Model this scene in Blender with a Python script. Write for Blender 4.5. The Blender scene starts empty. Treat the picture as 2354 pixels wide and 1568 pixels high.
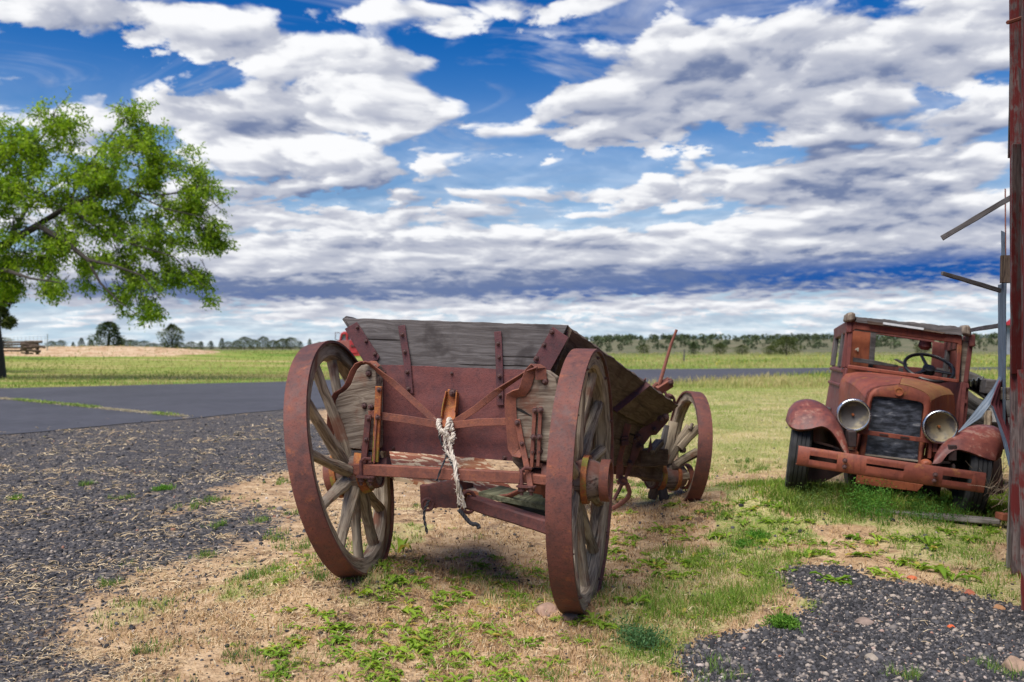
import bpy, bmesh, math, random
import numpy as np
from mathutils import Vector, Matrix, noise as mnoise
R = math.radians
random.seed(7); rng = np.random.default_rng(7)
scene = bpy.context.scene
COL = scene.collection
# ------------------------------------------------------------------ camera
FPX, CX, HY, CAMH = 2092.0, 1177.0, 797.0, 1.4
cam_d = bpy.data.cameras.new('camera'); cam = bpy.data.objects.new('camera', cam_d); COL.objects.link(cam)
cam.location = (0, 0, CAMH); cam.rotation_euler = (R(90), 0, 0)
cam_d.sensor_width = 36; cam_d.lens = FPX / 2354 * 36; cam_d.shift_y = 13 / 2354
cam_d.clip_start = 0.05; cam_d.clip_end = 9000
cam_d.dof.use_dof = True; cam_d.dof.focus_distance = 5.0; cam_d.dof.aperture_fstop = 2.8
scene.camera = cam
# ------------------------------------------------------------------ light
SUN_EL, SUN_AZ = 60.0, -142.0     # azimuth clockwise from +Y (the view direction): behind the camera, to its left
sd = bpy.data.lights.new('sun', 'SUN'); so = bpy.data.objects.new('sun', sd); COL.objects.link(so)
sd.energy = 4.6; sd.angle = R(46); sd.color = (1.0, 0.95, 0.87)
dv = Vector((math.sin(R(SUN_AZ))*math.cos(R(SUN_EL)), math.cos(R(SUN_AZ))*math.cos(R(SUN_EL)), math.sin(R(SUN_EL))))
so.rotation_euler = dv.to_track_quat('Z', 'Y').to_euler(); so.location = dv*50
scene.view_settings.view_transform = 'Standard'; scene.view_settings.look = 'None'
scene.view_settings.exposure = 0.4; scene.view_settings.gamma = 1.0
scene.render.engine = 'CYCLES'
scene.cycles.use_denoising = True; scene.cycles.max_bounces = 6; scene.cycles.transparent_max_bounces = 6
scene.cycles.diffuse_bounces = 3; scene.cycles.glossy_bounces = 2; scene.cycles.caustics_reflective = False

# ------------------------------------------------------------------ node helper
class NT:
    def __init__(s, tree): s.t = tree; s.n = tree.nodes; s.l = tree.links
    def new(s, typ, **kw):
        n = s.n.new(typ)
        for k, v in kw.items(): setattr(n, k, v)
        return n
    def put(s, sock, v):
        if isinstance(v, bpy.types.NodeSocket): s.l.new(v, sock)
        elif v is not None:
            if isinstance(v, (tuple, list)) and len(v) == 3 and sock.type == 'RGBA': v = (*v, 1)
            sock.default_value = v
    def m(s, op, a, b=None, c=None, clamp=False):
        n = s.new('ShaderNodeMath', operation=op, use_clamp=clamp)
        for i, x in enumerate((a, b, c)):
            if x is not None: s.put(n.inputs[i], x)
        return n.outputs[0]
    def vm(s, op, a, b=None, c=None):
        n = s.new('ShaderNodeVectorMath', operation=op)
        for i, x in enumerate((a, b, c)):
            if x is not None: s.put(n.inputs[i], x)
        return n.outputs['Value'] if op in ('DOT_PRODUCT', 'LENGTH', 'DISTANCE') else n.outputs[0]
    def noise(s, vec, scale=5, detail=4, rough=0.55, dist=0.0, dims='3D'):
        n = s.new('ShaderNodeTexNoise', noise_dimensions=dims)
        s.put(n.inputs['Vector'], vec); s.put(n.inputs['Scale'], scale); s.put(n.inputs['Detail'], detail)
        s.put(n.inputs['Roughness'], rough); s.put(n.inputs['Distortion'], dist)
        return n.outputs[0]
    def ramp(s, fac, lo, hi, a=0.0, b=1.0, smooth=True):
        n = s.new('ShaderNodeMapRange', interpolation_type='SMOOTHSTEP' if smooth else 'LINEAR', clamp=True)
        for i, x in enumerate((fac, lo, hi, a, b)): s.put(n.inputs[i], x)
        return n.outputs[0]
    def mix(s, fac, a, b, blend='MIX'):
        n = s.new('ShaderNodeMix', data_type='RGBA', blend_type=blend)
        s.put(n.inputs[0], fac); s.put(n.inputs[6], a); s.put(n.inputs[7], b)
        return n.outputs[2]
    def comb(s, x, y, z=0.0):
        n = s.new('ShaderNodeCombineXYZ')
        for i, v in enumerate((x, y, z)): s.put(n.inputs[i], v)
        return n.outputs[0]
    def sep(s, v):
        n = s.new('ShaderNodeSeparateXYZ'); s.put(n.inputs[0], v); return n.outputs

# ------------------------------------------------------------------ sky: Nishita air with cloud masses in azimuth / elevation
world = bpy.data.worlds.new('World'); scene.world = world; world.use_nodes = True
W = NT(world.node_tree); W.n.clear()
sky = W.new('ShaderNodeTexSky', sky_type='NISHITA'); sky.sun_disc = False
sky.sun_elevation = R(SUN_EL); sky.sun_rotation = R(SUN_AZ); sky.altitude = 1200; sky.dust_density = 0.6; sky.ozone_density = 2.0
gen = W.new('ShaderNodeTexCoord').outputs['Generated']
x, y, z = W.sep(gen)
az = W.m('ARCTAN2', x, y); el = W.m('ARCSINE', z)
pu = W.m('MULTIPLY', az, FPX); pv = W.m('MULTIPLY', el, FPX)
pw = W.comb(pu, pv)
zz = W.m('ADD', W.m('MAXIMUM', z, 0.0), 0.17)
q = W.comb(W.m('DIVIDE', x, zz), W.m('DIVIDE', y, zz))
warp = W.noise(q, 1.6, 2, 0.5, dims='2D')
q2 = W.vm('ADD', q, W.comb(W.m('MULTIPLY', W.m('SUBTRACT', warp, .5), .22), W.m('MULTIPLY', W.m('SUBTRACT', warp, .5), .14)))
n1 = W.noise(q2, 2.7, 6, 0.6, dims='2D')
n1b = W.noise(W.vm('ADD', q2, (-0.04, -0.10, 0.0)), 2.7, 4, 0.58, dims='2D')     # the same field a little towards the sun, for relief
n2 = W.noise(q2, 8.0, 6, 0.62, dims='2D')
def billow(vec, sc):
    n = W.new('ShaderNodeTexVoronoi', feature='SMOOTH_F1', voronoi_dimensions='2D'); W.put(n.inputs['Vector'], vec); W.put(n.inputs['Scale'], sc)
    n.inputs['Smoothness'].default_value = .5; n.inputs['Detail'].default_value = 1.6; n.inputs['Roughness'].default_value = .5; n.inputs['Lacunarity'].default_value = 2.3
    return W.m('SUBTRACT', 1.0, n.outputs['Distance'])
qv = W.vm('ADD', q2, W.comb(W.m('MULTIPLY', W.m('SUBTRACT', n2, .5), .16), W.m('MULTIPLY', W.m('SUBTRACT', n1, .5), .16)))
v1 = billow(qv, 4.2); v1b = billow(W.vm('ADD', qv, (-.03, -.075, 0)), 4.2)
# edges of the big masses wander with the noise
pj = W.vm('ADD', pw, W.comb(W.m('MULTIPLY', W.m('SUBTRACT', n1, .5), 230.0), W.m('MULTIPLY', W.m('SUBTRACT', n2, .5), 90.0)))
def blob_field(blobs, pin):
    tot = None
    for (u, v, ru, rv, amp) in blobs:
        a = math.atan((u-CX)/FPX); e = math.atan((HY-v)/FPX*math.cos(a))
        sx, sy = 1/ru, 1/rv
        d = W.vm('MULTIPLY_ADD', pin, (sx, sy, 0), (-a*FPX*sx, -e*FPX*sy, 0))
        r2 = W.vm('DOT_PRODUCT', d, d)
        g = W.m('MULTIPLY', W.m('EXPONENT', W.m('MULTIPLY', r2, -0.9)), amp)
        tot = g if tot is None else W.m('ADD', tot, g)
    return tot
CLOUD = [(200, 25, 420, 75, .9), (560, 85, 110, 32, .55), (790, 185, 330, 95, 1.0), (560, 240, 150, 70, .4), (640, 300, 250, 70, .75), (120, 250, 330, 55, .75),
         (820, 400, 370, 52, .85), (480, 440, 150, 40, .4), (1680, 150, 520, 130, .85), (1450, 300, 150, 45, .7), (1700, 260, 330, 70, .5), (2200, 120, 200, 190, .5), (1330, 215, 60, 22, .4),
         (1980, 335, 300, 45, .8), (2060, 425, 200, 50, .7), (1870, 425, 70, 26, .6), (1400, 452, 240, 17, .5), (1800, 400, 260, 30, .5),
         (1760, 530, 430, 75, 1.0), (2150, 560, 300, 90, .6), (780, 590, 430, 65, .8), (1180, 600, 420, 60, .8), (720, 505, 330, 28, .6), (1150, 490, 170, 18, .35),
         (1700, 640, 800, 42, .9), (600, 665, 500, 38, .8), (1350, 712, 650, 13, .55), (700, 735, 700, 12, .35), (1750, 742, 500, 10, .3),
         (1090, 40, 170, 30, .5), (1330, 5, 200, 25, .55), (760, 45, 130, 22, .3), (200, 620, 400, 60, .45), (150, 520, 300, 40, .4), (150, 400, 300, 40, .3),
         # open blue
         (330, 160, 380, 38, -1.0), (1190, 140, 170, 85, -.9), (800, 60, 170, 32, -.6), (60, 120, 200, 25, -.4), (1180, 260, 90, 40, -.4), (1250, 390, 330, 28, -.45), (1750, 350, 170, 16, -.5),
         (2200, 215, 90, 22, -.45), (1000, 470, 320, 10, -.3), (1450, 510, 200, 22, -.5), (1010, 110, 110, 18, -.3), (650, 465, 170, 8, -.3), (1320, 170, 60, 30, -.3)]
DARK = [(760, 450, 420, 22, 1.0), (830, 425, 300, 30, .5), (620, 285, 120, 22, .7), (1720, 190, 480, 120, .65), (1950, 345, 280, 38, .75), (1870, 428, 80, 26, 1.0), (2050, 440, 150, 50, .75), (2000, 512, 120, 20, .6),
        (1950, 632, 560, 34, 1.25), (1250, 655, 500, 34, .9), (650, 668, 480, 24, 1.0), (900, 560, 330, 12, .6), (1350, 570, 90, 24, .5), (1850, 590, 420, 18, .5),
        (100, 30, 260, 50, .4), (330, 670, 300, 40, .8), (150, 560, 260, 30, .4), (2230, 520, 160, 50, .5)]
DEEP = [(1980, 625, 430, 26, 1.1), (1350, 668, 260, 14, .6), (620, 672, 300, 12, .3), (2280, 585, 170, 34, .7)]
frame_d = blob_field([(a, b, c, d, e*1.15 if e > 0 else e*1.15) for a, b, c, d, e in CLOUD], pj)
dens = W.m('ADD', frame_d, W.m('MULTIPLY', W.m('SUBTRACT', n1, .55), 1.5))
dens = W.m('ADD', dens, W.m('MULTIPLY', W.m('SUBTRACT', n2, .5), .85))
dens = W.m('ADD', dens, W.m('MULTIPLY', W.m('MULTIPLY', W.m('SUBTRACT', v1, .53), 1.3), W.ramp(el, .04, .20, .22, 1.0)))
alpha = W.ramp(dens, -.02, 0.42)
thin = W.noise(W.comb(W.m('DIVIDE', x, zz), W.m('MULTIPLY', W.m('DIVIDE', y, zz), 1.7)), 2.0, 5, 0.62, 0.8, dims='2D')
cirrus = W.ramp(thin, .48, .74, 0.0, .42)
low = W.ramp(el, 0.02, 0.30, .68, 0.0)                    # thin haze cloud low over the plain, all round
alpha = W.m('MAXIMUM', alpha, W.m('MAXIMUM', cirrus, W.m('MULTIPLY', low, W.ramp(thin, .3, .6, .55, 1.0))))
relief = W.m('ADD', W.m('ADD', W.m('MULTIPLY', W.m('SUBTRACT', n1, n1b), 1.1), W.m('MULTIPLY', W.m('MULTIPLY', W.m('SUBTRACT', v1, v1b), .8), W.ramp(el, .04, .20, .22, 1.0))), 0.0)
dk = blob_field(DARK, W.vm('ADD', pw, W.comb(W.m('MULTIPLY', W.m('SUBTRACT', n1, .5), 260.0), W.m('MULTIPLY', W.m('SUBTRACT', n2, .5), 60.0))))
deep = W.m('MULTIPLY', blob_field(DEEP, pj), W.ramp(n2, .3, .62, .35, 1.0))
light = W.m('SUBTRACT', W.m('ADD', .78, relief), W.m('MULTIPLY', dk, .52))
light = W.m('SUBTRACT', light, W.ramp(dens, .7, 2.2, 0.0, .14))
light = W.m('ADD', light, W.m('MULTIPLY', W.m('SUBTRACT', n2, .5), .16), clamp=True)
ccol = W.mix(W.ramp(light, 0.0, .55), (0.13, 0.17, 0.29), (0.40, 0.42, 0.49))
ccol = W.mix(W.ramp(light, .5, 1.0), ccol, (.74, .745, .76))
ccol = W.mix(W.m('MULTIPLY', W.m('MULTIPLY', deep, .95), W.ramp(dk, .3, 1.0), clamp=True), ccol, (0.010, 0.075, 0.29))
SKYS = 0.1
hs = W.new('ShaderNodeHueSaturation'); W.put(hs.inputs['Saturation'], 1.4); W.put(hs.inputs['Value'], 1.0); W.put(hs.inputs['Color'], sky.outputs[0])
base = W.mix(1.0, hs.outputs[0], (0.20, 0.62, .88), 'MULTIPLY')
base = W.mix(W.ramp(el, 0.0, .34, .9, 0.0), base, (3.0, 4.6, 5.9))
cc10 = W.vm('SCALE', ccol); W.n[-1].inputs['Scale'].default_value = 1/SKYS
fin = W.mix(alpha, base, cc10)
bg = W.new('ShaderNodeBackground'); W.put(bg.inputs[0], fin); bg.inputs[1].default_value = SKYS
wo = W.new('ShaderNodeOutputWorld'); W.l.new(bg.outputs[0], wo.inputs[0])
world.cycles.sampling_method = 'NONE'

# ------------------------------------------------------------------ geometry helpers
def P(u, v, Y):
    "the point at distance Y in front of the camera that the photograph shows at (u, v) of a 2354 x 1568 frame"
    return Vector(((u-CX)/FPX*Y, Y, CAMH-(v-HY)/FPX*Y))
def on_plane(u, v, o, n):
    d = Vector(((u-CX)/FPX, 1, -(v-HY)/FPX)); c = Vector((0, 0, CAMH))
    return c + d*((Vector(o)-c).dot(n)/d.dot(n))
def basis(xa, up=(0, 0, 1)):
    xa = Vector(xa).normalized(); up = Vector(up)
    ya = up.cross(xa)
    if ya.length < 1e-5: ya = Vector((0, 1, 0)).cross(xa)
    ya.normalize(); za = xa.cross(ya).normalized()
    return xa, ya, za
def frame(o, xa, up=(0, 0, 1)):
    a, b, c = basis(xa, up)
    return Matrix(((a.x, b.x, c.x, o[0]), (a.y, b.y, c.y, o[1]), (a.z, b.z, c.z, o[2]), (0, 0, 0, 1)))

class MB:
    def __init__(s): s.v = []; s.f = []; s.g = []
    def add(s, vs, fs, gs=None):
        o = len(s.v); s.v += [Vector(v) for v in vs]; s.f += [tuple(i+o for i in f) for f in fs]
        off = Vector((random.uniform(0, 40), random.uniform(0, 40), random.uniform(0, 40)))
        s.g += [Vector(g)+off for g in (gs if gs is not None else vs)]
        return s
    def box(s, M, sx, sy, sz):
        l = [Vector((i*sx/2, j*sy/2, k*sz/2)) for i in (-1, 1) for j in (-1, 1) for k in (-1, 1)]
        return s.add([M @ v for v in l], [(0, 1, 3, 2), (4, 6, 7, 5), (0, 4, 5, 1), (2, 3, 7, 6), (0, 2, 6, 4), (1, 5, 7, 3)], l)
    def beam(s, p0, p1, w, h, up=(0, 0, 1), w1=None, h1=None, n=1, wob=0.0):
        "bar from p0 to p1, w across, h along up; may taper and wander a little"
        p0, p1 = Vector(p0), Vector(p1); a, b, c = basis(p1-p0, up); L = (p1-p0).length
        vs = []; gs = []
        for i in range(n+1):
            t = i/n; ww = w+((w1 if w1 is not None else w)-w)*t; hh = h+((h1 if h1 is not None else h)-h)*t
            o = p0.lerp(p1, t)
            for j, k in ((-1, -1), (1, -1), (1, 1), (-1, 1)):
                jj = Vector((random.uniform(-1, 1), random.uniform(-1, 1), random.uniform(-1, 1)))*wob
                vs.append(o+b*(j*ww/2)+c*(k*hh/2)+jj); gs.append((t*L, j*ww/2, k*hh/2))
        fs = [(3, 2, 1, 0), tuple(4*n+i for i in range(4))]
        for i in range(n):
            for j in range(4):
                fs.append((4*i+j, 4*i+(j+1) % 4, 4*i+4+(j+1) % 4, 4*i+4+j))
        return s.add(vs, fs, gs)
    def prism(s, pts, off):
        "polygon extruded by the vector off"
        pts = [Vector(p) for p in pts]; off = Vector(off); n = len(pts)
        xa = (pts[1]-pts[0]).normalized(); nn = off.normalized(); ya = nn.cross(xa)
        vs = pts+[p+off for p in pts]
        gs = [((v-pts[0]).dot(xa), (v-pts[0]).dot(ya), (v-pts[0]).dot(nn)) for v in vs]
        fs = [tuple(range(n)), tuple(range(2*n-1, n-1, -1))]+[((i+1) % n, i, n+i, n+(i+1) % n) for i in range(n)]
        return s.add(vs, fs, gs)
    def slab(s, A, B, C, D, off, nu=12, nv=4, jit=0.0, jz=0.0, seed=0):
        "board with corners A B (one edge, the grain) C D (the other), thickness off, ragged edges"
        A, B, C, D, off = map(Vector, (A, B, C, D, off)); L = (B-A).length; H = (D-A).length; nn = off.normalized()
        rr = random.Random(seed); vs = []; gs = []
        ed = (D-A).normalized(); el_ = (B-A).normalized()
        for side in (0, 1):
            for j in range(nv+1):
                for i in range(nu+1):
                    a, b = i/nu, j/nv
                    p = A.lerp(B, a).lerp(D.lerp(C, a), b)+off*side
                    if j in (0, nv): p += ed*(mnoise.noise((a*L*9+seed, j*3.1, side*.35))*jit + mnoise.noise((a*L*30+seed, j*3.1, side*.8))*jit*.5)
                    if i in (0, nu): p += el_*(mnoise.noise((b*H*20+seed, i*3.1+7, side*.8))*jit*1.3)
                    p += nn*(mnoise.noise((a*L*4+seed, b*H*14, 2.2))*jz)
                    vs.append(p); gs.append((a*L, b*H, side*off.length))
        N = (nu+1)*(nv+1); k = lambda i, j, sd: sd*N+j*(nu+1)+i
        fs = []
        for j in range(nv):
            for i in range(nu):
                fs.append((k(i, j, 0), k(i+1, j, 0), k(i+1, j+1, 0), k(i, j+1, 0)))
                fs.append((k(i, j+1, 1), k(i+1, j+1, 1), k(i+1, j, 1), k(i, j, 1)))
        for i in range(nu):
            fs.append((k(i+1, 0, 0), k(i, 0, 0), k(i, 0, 1), k(i+1, 0, 1))); fs.append((k(i, nv, 0), k(i+1, nv, 0), k(i+1, nv, 1), k(i, nv, 1)))
        for j in range(nv):
            fs.append((k(0, j, 0), k(0, j+1, 0), k(0, j+1, 1), k(0, j, 1))); fs.append((k(nu, j+1, 0), k(nu, j, 0), k(nu, j, 1), k(nu, j+1, 1)))
        return s.add(vs, fs, gs)
    def tube(s, pts, r, seg=8, cap=True, flat=1.0):
        pts = [Vector(p) for p in pts]; n = len(pts); rs = r if isinstance(r, (list, tuple)) else [r]*n
        vs = []; gs = []; ref = None; dist = 0
        for i, p in enumerate(pts):
            t = (pts[min(i+1, n-1)]-pts[max(i-1, 0)]).normalized()
            if ref is None: ref = Vector((0, 0, 1)) if abs(t.z) < .9 else Vector((1, 0, 0))
            b = (ref-t*ref.dot(t)).normalized(); c = t.cross(b); ref = b
            if i: dist += (p-pts[i-1]).length
            for k in range(seg):
                a = 2*math.pi*k/seg
                vs.append(p+(b*math.cos(a)+c*(math.sin(a)*flat))*rs[i]); gs.append((dist, math.cos(a)*rs[i], math.sin(a)*rs[i]))
        fs = [(i*seg+k, i*seg+(k+1) % seg, (i+1)*seg+(k+1) % seg, (i+1)*seg+k) for i in range(n-1) for k in range(seg)]
        if cap: fs += [tuple(range(seg-1, -1, -1)), tuple((n-1)*seg+k for k in range(seg))]
        return s.add(vs, fs, gs)
    def strip(s, pts, w, t, wide, ws=None):
        "flat iron bent along pts: w wide along the vector(s) wide, t thick"
        pts = [Vector(p) for p in pts]; n = len(pts); wd = wide if isinstance(wide, list) else [wide]*n
        vs = []; gs = []; dist = 0
        for i, p in enumerate(pts):
            tg = (pts[min(i+1, n-1)]-pts[max(i-1, 0)]).normalized()
            wv = Vector(wd[i]); wv = (wv-tg*wv.dot(tg)).normalized(); nn = tg.cross(wv)
            if i: dist += (p-pts[i-1]).length
            w_ = ws[i] if ws else w
            for a, b in ((-1, -1), (1, -1), (1, 1), (-1, 1)):
                vs.append(p+wv*(a*w_/2)+nn*(b*t/2)); gs.append((dist, a*w_/2, b*t/2))
        fs = [(3, 2, 1, 0), tuple(4*(n-1)+i for i in range(4))]+[(4*i+j, 4*i+(j+1) % 4, 4*i+4+(j+1) % 4, 4*i+4+j) for i in range(n-1) for j in range(4)]
        return s.add(vs, fs, gs)
    def lathe(s, prof, M, seg=32, closed=False, grain=0, cap=True):
        "profile (x, r) turned about the local x axis of M"
        n = len(prof); vs = []; gs = []
        for (x_, r_) in prof:
            for k in range(seg):
                a = 2*math.pi*k/seg
                vs.append(M @ Vector((x_, math.cos(a)*r_, math.sin(a)*r_)))
                gs.append((a*r_, x_, r_) if grain else (x_, math.cos(a)*r_, math.sin(a)*r_))
        fs = []
        for i in range(n if closed else n-1):
            i2 = (i+1) % n
            for k in range(seg): fs.append((i*seg+k, i*seg+(k+1) % seg, i2*seg+(k+1) % seg, i2*seg+k))
        if not closed and cap: fs += [tuple(range(seg-1, -1, -1)), tuple((n-1)*seg+k for k in range(seg))]
        return s.add(vs, fs, gs)
    def sheet(s, rows, th=0.0):
        "surface through rows of points, given a thickness along its normals"
        nr, nc = len(rows), len(rows[0]); p = [[Vector(q_) for q_ in r_] for r_ in rows]
        nor = [[None]*nc for _ in range(nr)]
        for i in range(nr):
            for j in range(nc):
                a = p[min(i+1, nr-1)][j]-p[max(i-1, 0)][j]; b = p[i][min(j+1, nc-1)]-p[i][max(j-1, 0)]
                v = a.cross(b); nor[i][j] = v.normalized() if v.length > 1e-9 else Vector((0, 0, 1))
        vs = [p[i][j] for i in range(nr) for j in range(nc)]+[p[i][j]-nor[i][j]*th for i in range(nr) for j in range(nc)]
        N = nr*nc; k = lambda i, j, sd=0: sd*N+i*nc+j; fs = []
        for i in range(nr-1):
            for j in range(nc-1):
                fs.append((k(i, j), k(i, j+1), k(i+1, j+1), k(i+1, j))); fs.append((k(i+1, j, 1), k(i+1, j+1, 1), k(i, j+1, 1), k(i, j, 1)))
        for j in range(nc-1):
            fs.append((k(0, j+1), k(0, j), k(0, j, 1), k(0, j+1, 1))); fs.append((k(nr-1, j), k(nr-1, j+1), k(nr-1, j+1, 1), k(nr-1, j, 1)))
        for i in range(nr-1):
            fs.append((k(i, 0), k(i+1, 0), k(i+1, 0, 1), k(i, 0, 1))); fs.append((k(i+1, nc-1), k(i, nc-1), k(i, nc-1, 1), k(i+1, nc-1, 1)))
        return s.add(vs, fs)
    def build(s, name, mat, parent=None, bevel=0.0, smooth=35, recalc=True):
        me = bpy.data.meshes.new(name); me.from_pydata([tuple(v) for v in s.v], [], s.f)
        at = me.attributes.new('gco', 'FLOAT_VECTOR', 'POINT'); at.data.foreach_set('vector', [c for g in s.g for c in g])
        if recalc:
            bm = bmesh.new(); bm.from_mesh(me); bmesh.ops.recalc_face_normals(bm, faces=bm.faces); bm.to_mesh(me); bm.free()
        if smooth:
            me.shade_smooth(); me.set_sharp_from_angle(angle=R(smooth))
        me.materials.append(mat)
        return put(name, me, parent, bevel)
def put(name, me, parent=None, bevel=0.0, M=None):
    o = bpy.data.objects.new(name, me); COL.objects.link(o)
    if M is not None: o.matrix_world = M
    if parent is not None:
        o.parent = parent; o.matrix_parent_inverse = world_m(parent).inverted()
    if bevel:
        b = o.modifiers.new('edge', 'BEVEL'); b.width = bevel; b.segments = 2; b.limit_method = 'ANGLE'; b.angle_limit = R(40)
    return o
def world_m(o):
    m = o.matrix_basis.copy()
    while o.parent:
        m = o.parent.matrix_basis @ o.matrix_parent_inverse @ m if o.parent.parent is None else world_m(o.parent) @ o.matrix_parent_inverse @ m
        break
    return m
def thing(name, label, cat, loc=(0, 0, 0), group=None):
    o = bpy.data.objects.new(name, None); COL.objects.link(o); o.location = loc; o.empty_display_size = .2
    return tag(o, label, cat, group)
def tag(o, label, cat, group=None, kind=None):
    o['label'] = label; o['category'] = cat
    if group: o['group'] = group
    if kind: o['kind'] = kind
    return o
def structure(o): o['kind'] = 'structure'; return o
def raw_mesh(name, v, f, mat, cols=None, smooth=False):
    "fast mesh from numpy: v (N,3), f (M,3|4), cols (N,3) colour per vertex"
    me = bpy.data.meshes.new(name); v = np.asarray(v, np.float32); f = np.asarray(f, np.int32)
    me.vertices.add(len(v)); me.vertices.foreach_set('co', v.ravel())
    k = f.shape[1]; me.loops.add(f.size); me.loops.foreach_set('vertex_index', f.ravel())
    me.polygons.add(len(f)); me.polygons.foreach_set('loop_start', np.arange(0, f.size, k, dtype=np.int32))
    if cols is not None:
        a = me.attributes.new('col', 'FLOAT_COLOR', 'POINT')
        c = np.ones((len(v), 4), np.float32); c[:, :cols.shape[1]] = cols; a.data.foreach_set('color', c.ravel())
    me.update(calc_edges=True); me.validate()
    if smooth: me.shade_smooth()
    me.materials.append(mat); return me

# ------------------------------------------------------------------ materials
def new_mat(name):
    m = bpy.data.materials.new(name); m.use_nodes = True; t = NT(m.node_tree)
    return m, t, t.n['Principled BSDF']
def attr(t, name):
    n = t.new('ShaderNodeAttribute', attribute_name=name); return n
def bump(t, b, h, strength=.5, dist=.01):
    n = t.new('ShaderNodeBump'); t.put(n.inputs['Strength'], strength); t.put(n.inputs['Distance'], dist); t.put(n.inputs['Height'], h)
    t.l.new(n.outputs[0], b.inputs['Normal'])
def rust(name, dark=(.055, .023, .023), mid=(.155, .051, .038), bright=(.32, .10, .036), amount=.3, paint=None, paint_amt=0.0, rough=.62, scale=1.0):
    m, t, b = new_mat(name); co = t.new('ShaderNodeTexCoord').outputs['Object']
    a = t.noise(co, 3.2*scale, 6, .62); c = t.noise(co, 21*scale, 5, .65); d = t.noise(co, 90*scale, 4, .7)
    e = t.noise(co, 15*scale, 7, .75)
    col = t.mix(t.ramp(t.m('ADD', t.m('MULTIPLY', a, .6), t.m('MULTIPLY', c, .4)), .34, .62), dark, mid)
    col = t.mix(t.ramp(e, .66-amount*.35, .86-amount*.35, 0, .6), col, bright)
    col = t.mix(t.ramp(d, .52, .72, 0, .7), col, tuple(x_*.45 for x_ in dark))
    col = t.mix(t.ramp(c, .62, .8, 0, .35), col, tuple(min(1, x_*1.7+.02) for x_ in mid))
    ro = t.ramp(c, .3, .75, rough, min(1, rough+.25))
    if paint:
        pm = t.ramp(t.m('ADD', t.m('MULTIPLY', a, .7), t.m('MULTIPLY', d, .3)), .62-paint_amt*.3, .7-paint_amt*.3)
        col = t.mix(pm, col, paint)
    t.put(b.inputs['Base Color'], col); t.put(b.inputs['Roughness'], ro); b.inputs['Specular IOR Level'].default_value = .45
    bump(t, b, t.m('ADD', t.m('MULTIPLY', c, .6), t.m('MULTIPLY', d, .6)), .6, .005)
    return m
def wood(name, light=(.30, .265, .24), dark=(.075, .055, .045), stain=(.10, .045, .035), stain_amt=.25, contrast=1.0, paint=None, paint_amt=0.0, bmp=.75):
    m, t, b = new_mat(name); g = attr(t, 'gco').outputs['Vector']
    st = t.vm('MULTIPLY', g, (1.3, 34.0, 34.0)); wv = t.noise(t.vm('MULTIPLY', g, (3.0, 6.0, 6.0)), 1.0, 2)
    st = t.vm('ADD', st, t.comb(0, t.m('MULTIPLY', wv, 4.5), t.m('MULTIPLY', wv, 2.5)))
    a = t.noise(st, 1.0, 7, .66); fine = t.noise(t.vm('MULTIPLY', g, (9.0, 190.0, 190.0)), 1.0, 4, .6)
    blot = t.noise(g, 5.0, 4, .6); crack = t.noise(t.vm('MULTIPLY', g, (1.1, 30.0, 30.0)), 1.0, 3, .5)
    f = t.m('ADD', t.m('MULTIPLY', a, .65), t.m('MULTIPLY', fine, .35))
    col = t.mix(t.ramp(f, .36, .36+.27/contrast), dark, light)
    col = t.mix(t.ramp(blot, .62-stain_amt*.35, .8-stain_amt*.3, 0, .8), col, stain)
    cr = t.ramp(crack, .27, .33)
    if paint:
        pm = t.m('MULTIPLY', t.ramp(t.m('ADD', t.m('MULTIPLY', a, .5), t.m('MULTIPLY', blot, .5)), .60-paint_amt*.35, .68-paint_amt*.35), t.ramp(fine, .3, .45))
        col = t.mix(pm, col, paint)
    col = t.mix(cr, (.012, .009, .008), col)
    t.put(b.inputs['Base Color'], col); b.inputs['Roughness'].default_value = .88; b.inputs['Specular IOR Level'].default_value = .25
    bump(t, b, t.m('ADD', t.m('MULTIPLY', f, .8), t.m('MULTIPLY', cr, .7)), bmp, .006)
    return m
def plain(name, col, rough=.6, metal=0.0, var=.25, scale=14, bumpd=.002, spec=.5):
    m, t, b = new_mat(name); co = t.new('ShaderNodeTexCoord').outputs['Object']
    a = t.noise(co, scale, 6, .65); c = t.noise(co, scale*.2, 4, .6)
    f = t.m('ADD', t.m('MULTIPLY', a, .5), t.m('MULTIPLY', c, .5))
    t.put(b.inputs['Base Color'], t.mix(t.ramp(f, .3, .7), tuple(x_*(1-var) for x_ in col), tuple(min(1, x_*(1+var)) for x_ in col)))
    t.put(b.inputs['Roughness'], t.ramp(a, .3, .7, max(0, rough-.1), min(1, rough+.1))); b.inputs['Metallic'].default_value = metal
    b.inputs['Specular IOR Level'].default_value = spec
    bump(t, b, a, .4, bumpd); return m
def leafy(name, rough=.55, trans=.35, spec=.3):
    "foliage whose own colour varies leaf by leaf (vertex attribute col)"
    m, t, b = new_mat(name); c = attr(t, 'col').outputs['Color']
    t.put(b.inputs['Base Color'], c); b.inputs['Roughness'].default_value = rough; b.inputs['Specular IOR Level'].default_value = spec
    if trans:
        tr = t.new('ShaderNodeBsdfTranslucent'); t.put(tr.inputs[0], t.mix(1.0, c, (1.15, 1.25, .6), 'MULTIPLY'))
        mx = t.new('ShaderNodeMixShader'); mx.inputs[0].default_value = trans
        t.l.new(b.outputs[0], mx.inputs[1]); t.l.new(tr.outputs[0], mx.inputs[2])
        t.l.new(mx.outputs[0], t.n['Material Output'].inputs['Surface'])
    return m
M_tire = rust('rust_tire', amount=.36); M_plate = rust('rust_plate', dark=(.085, .03, .033), mid=(.175, .055, .05), amount=.16, scale=1.4)
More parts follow.
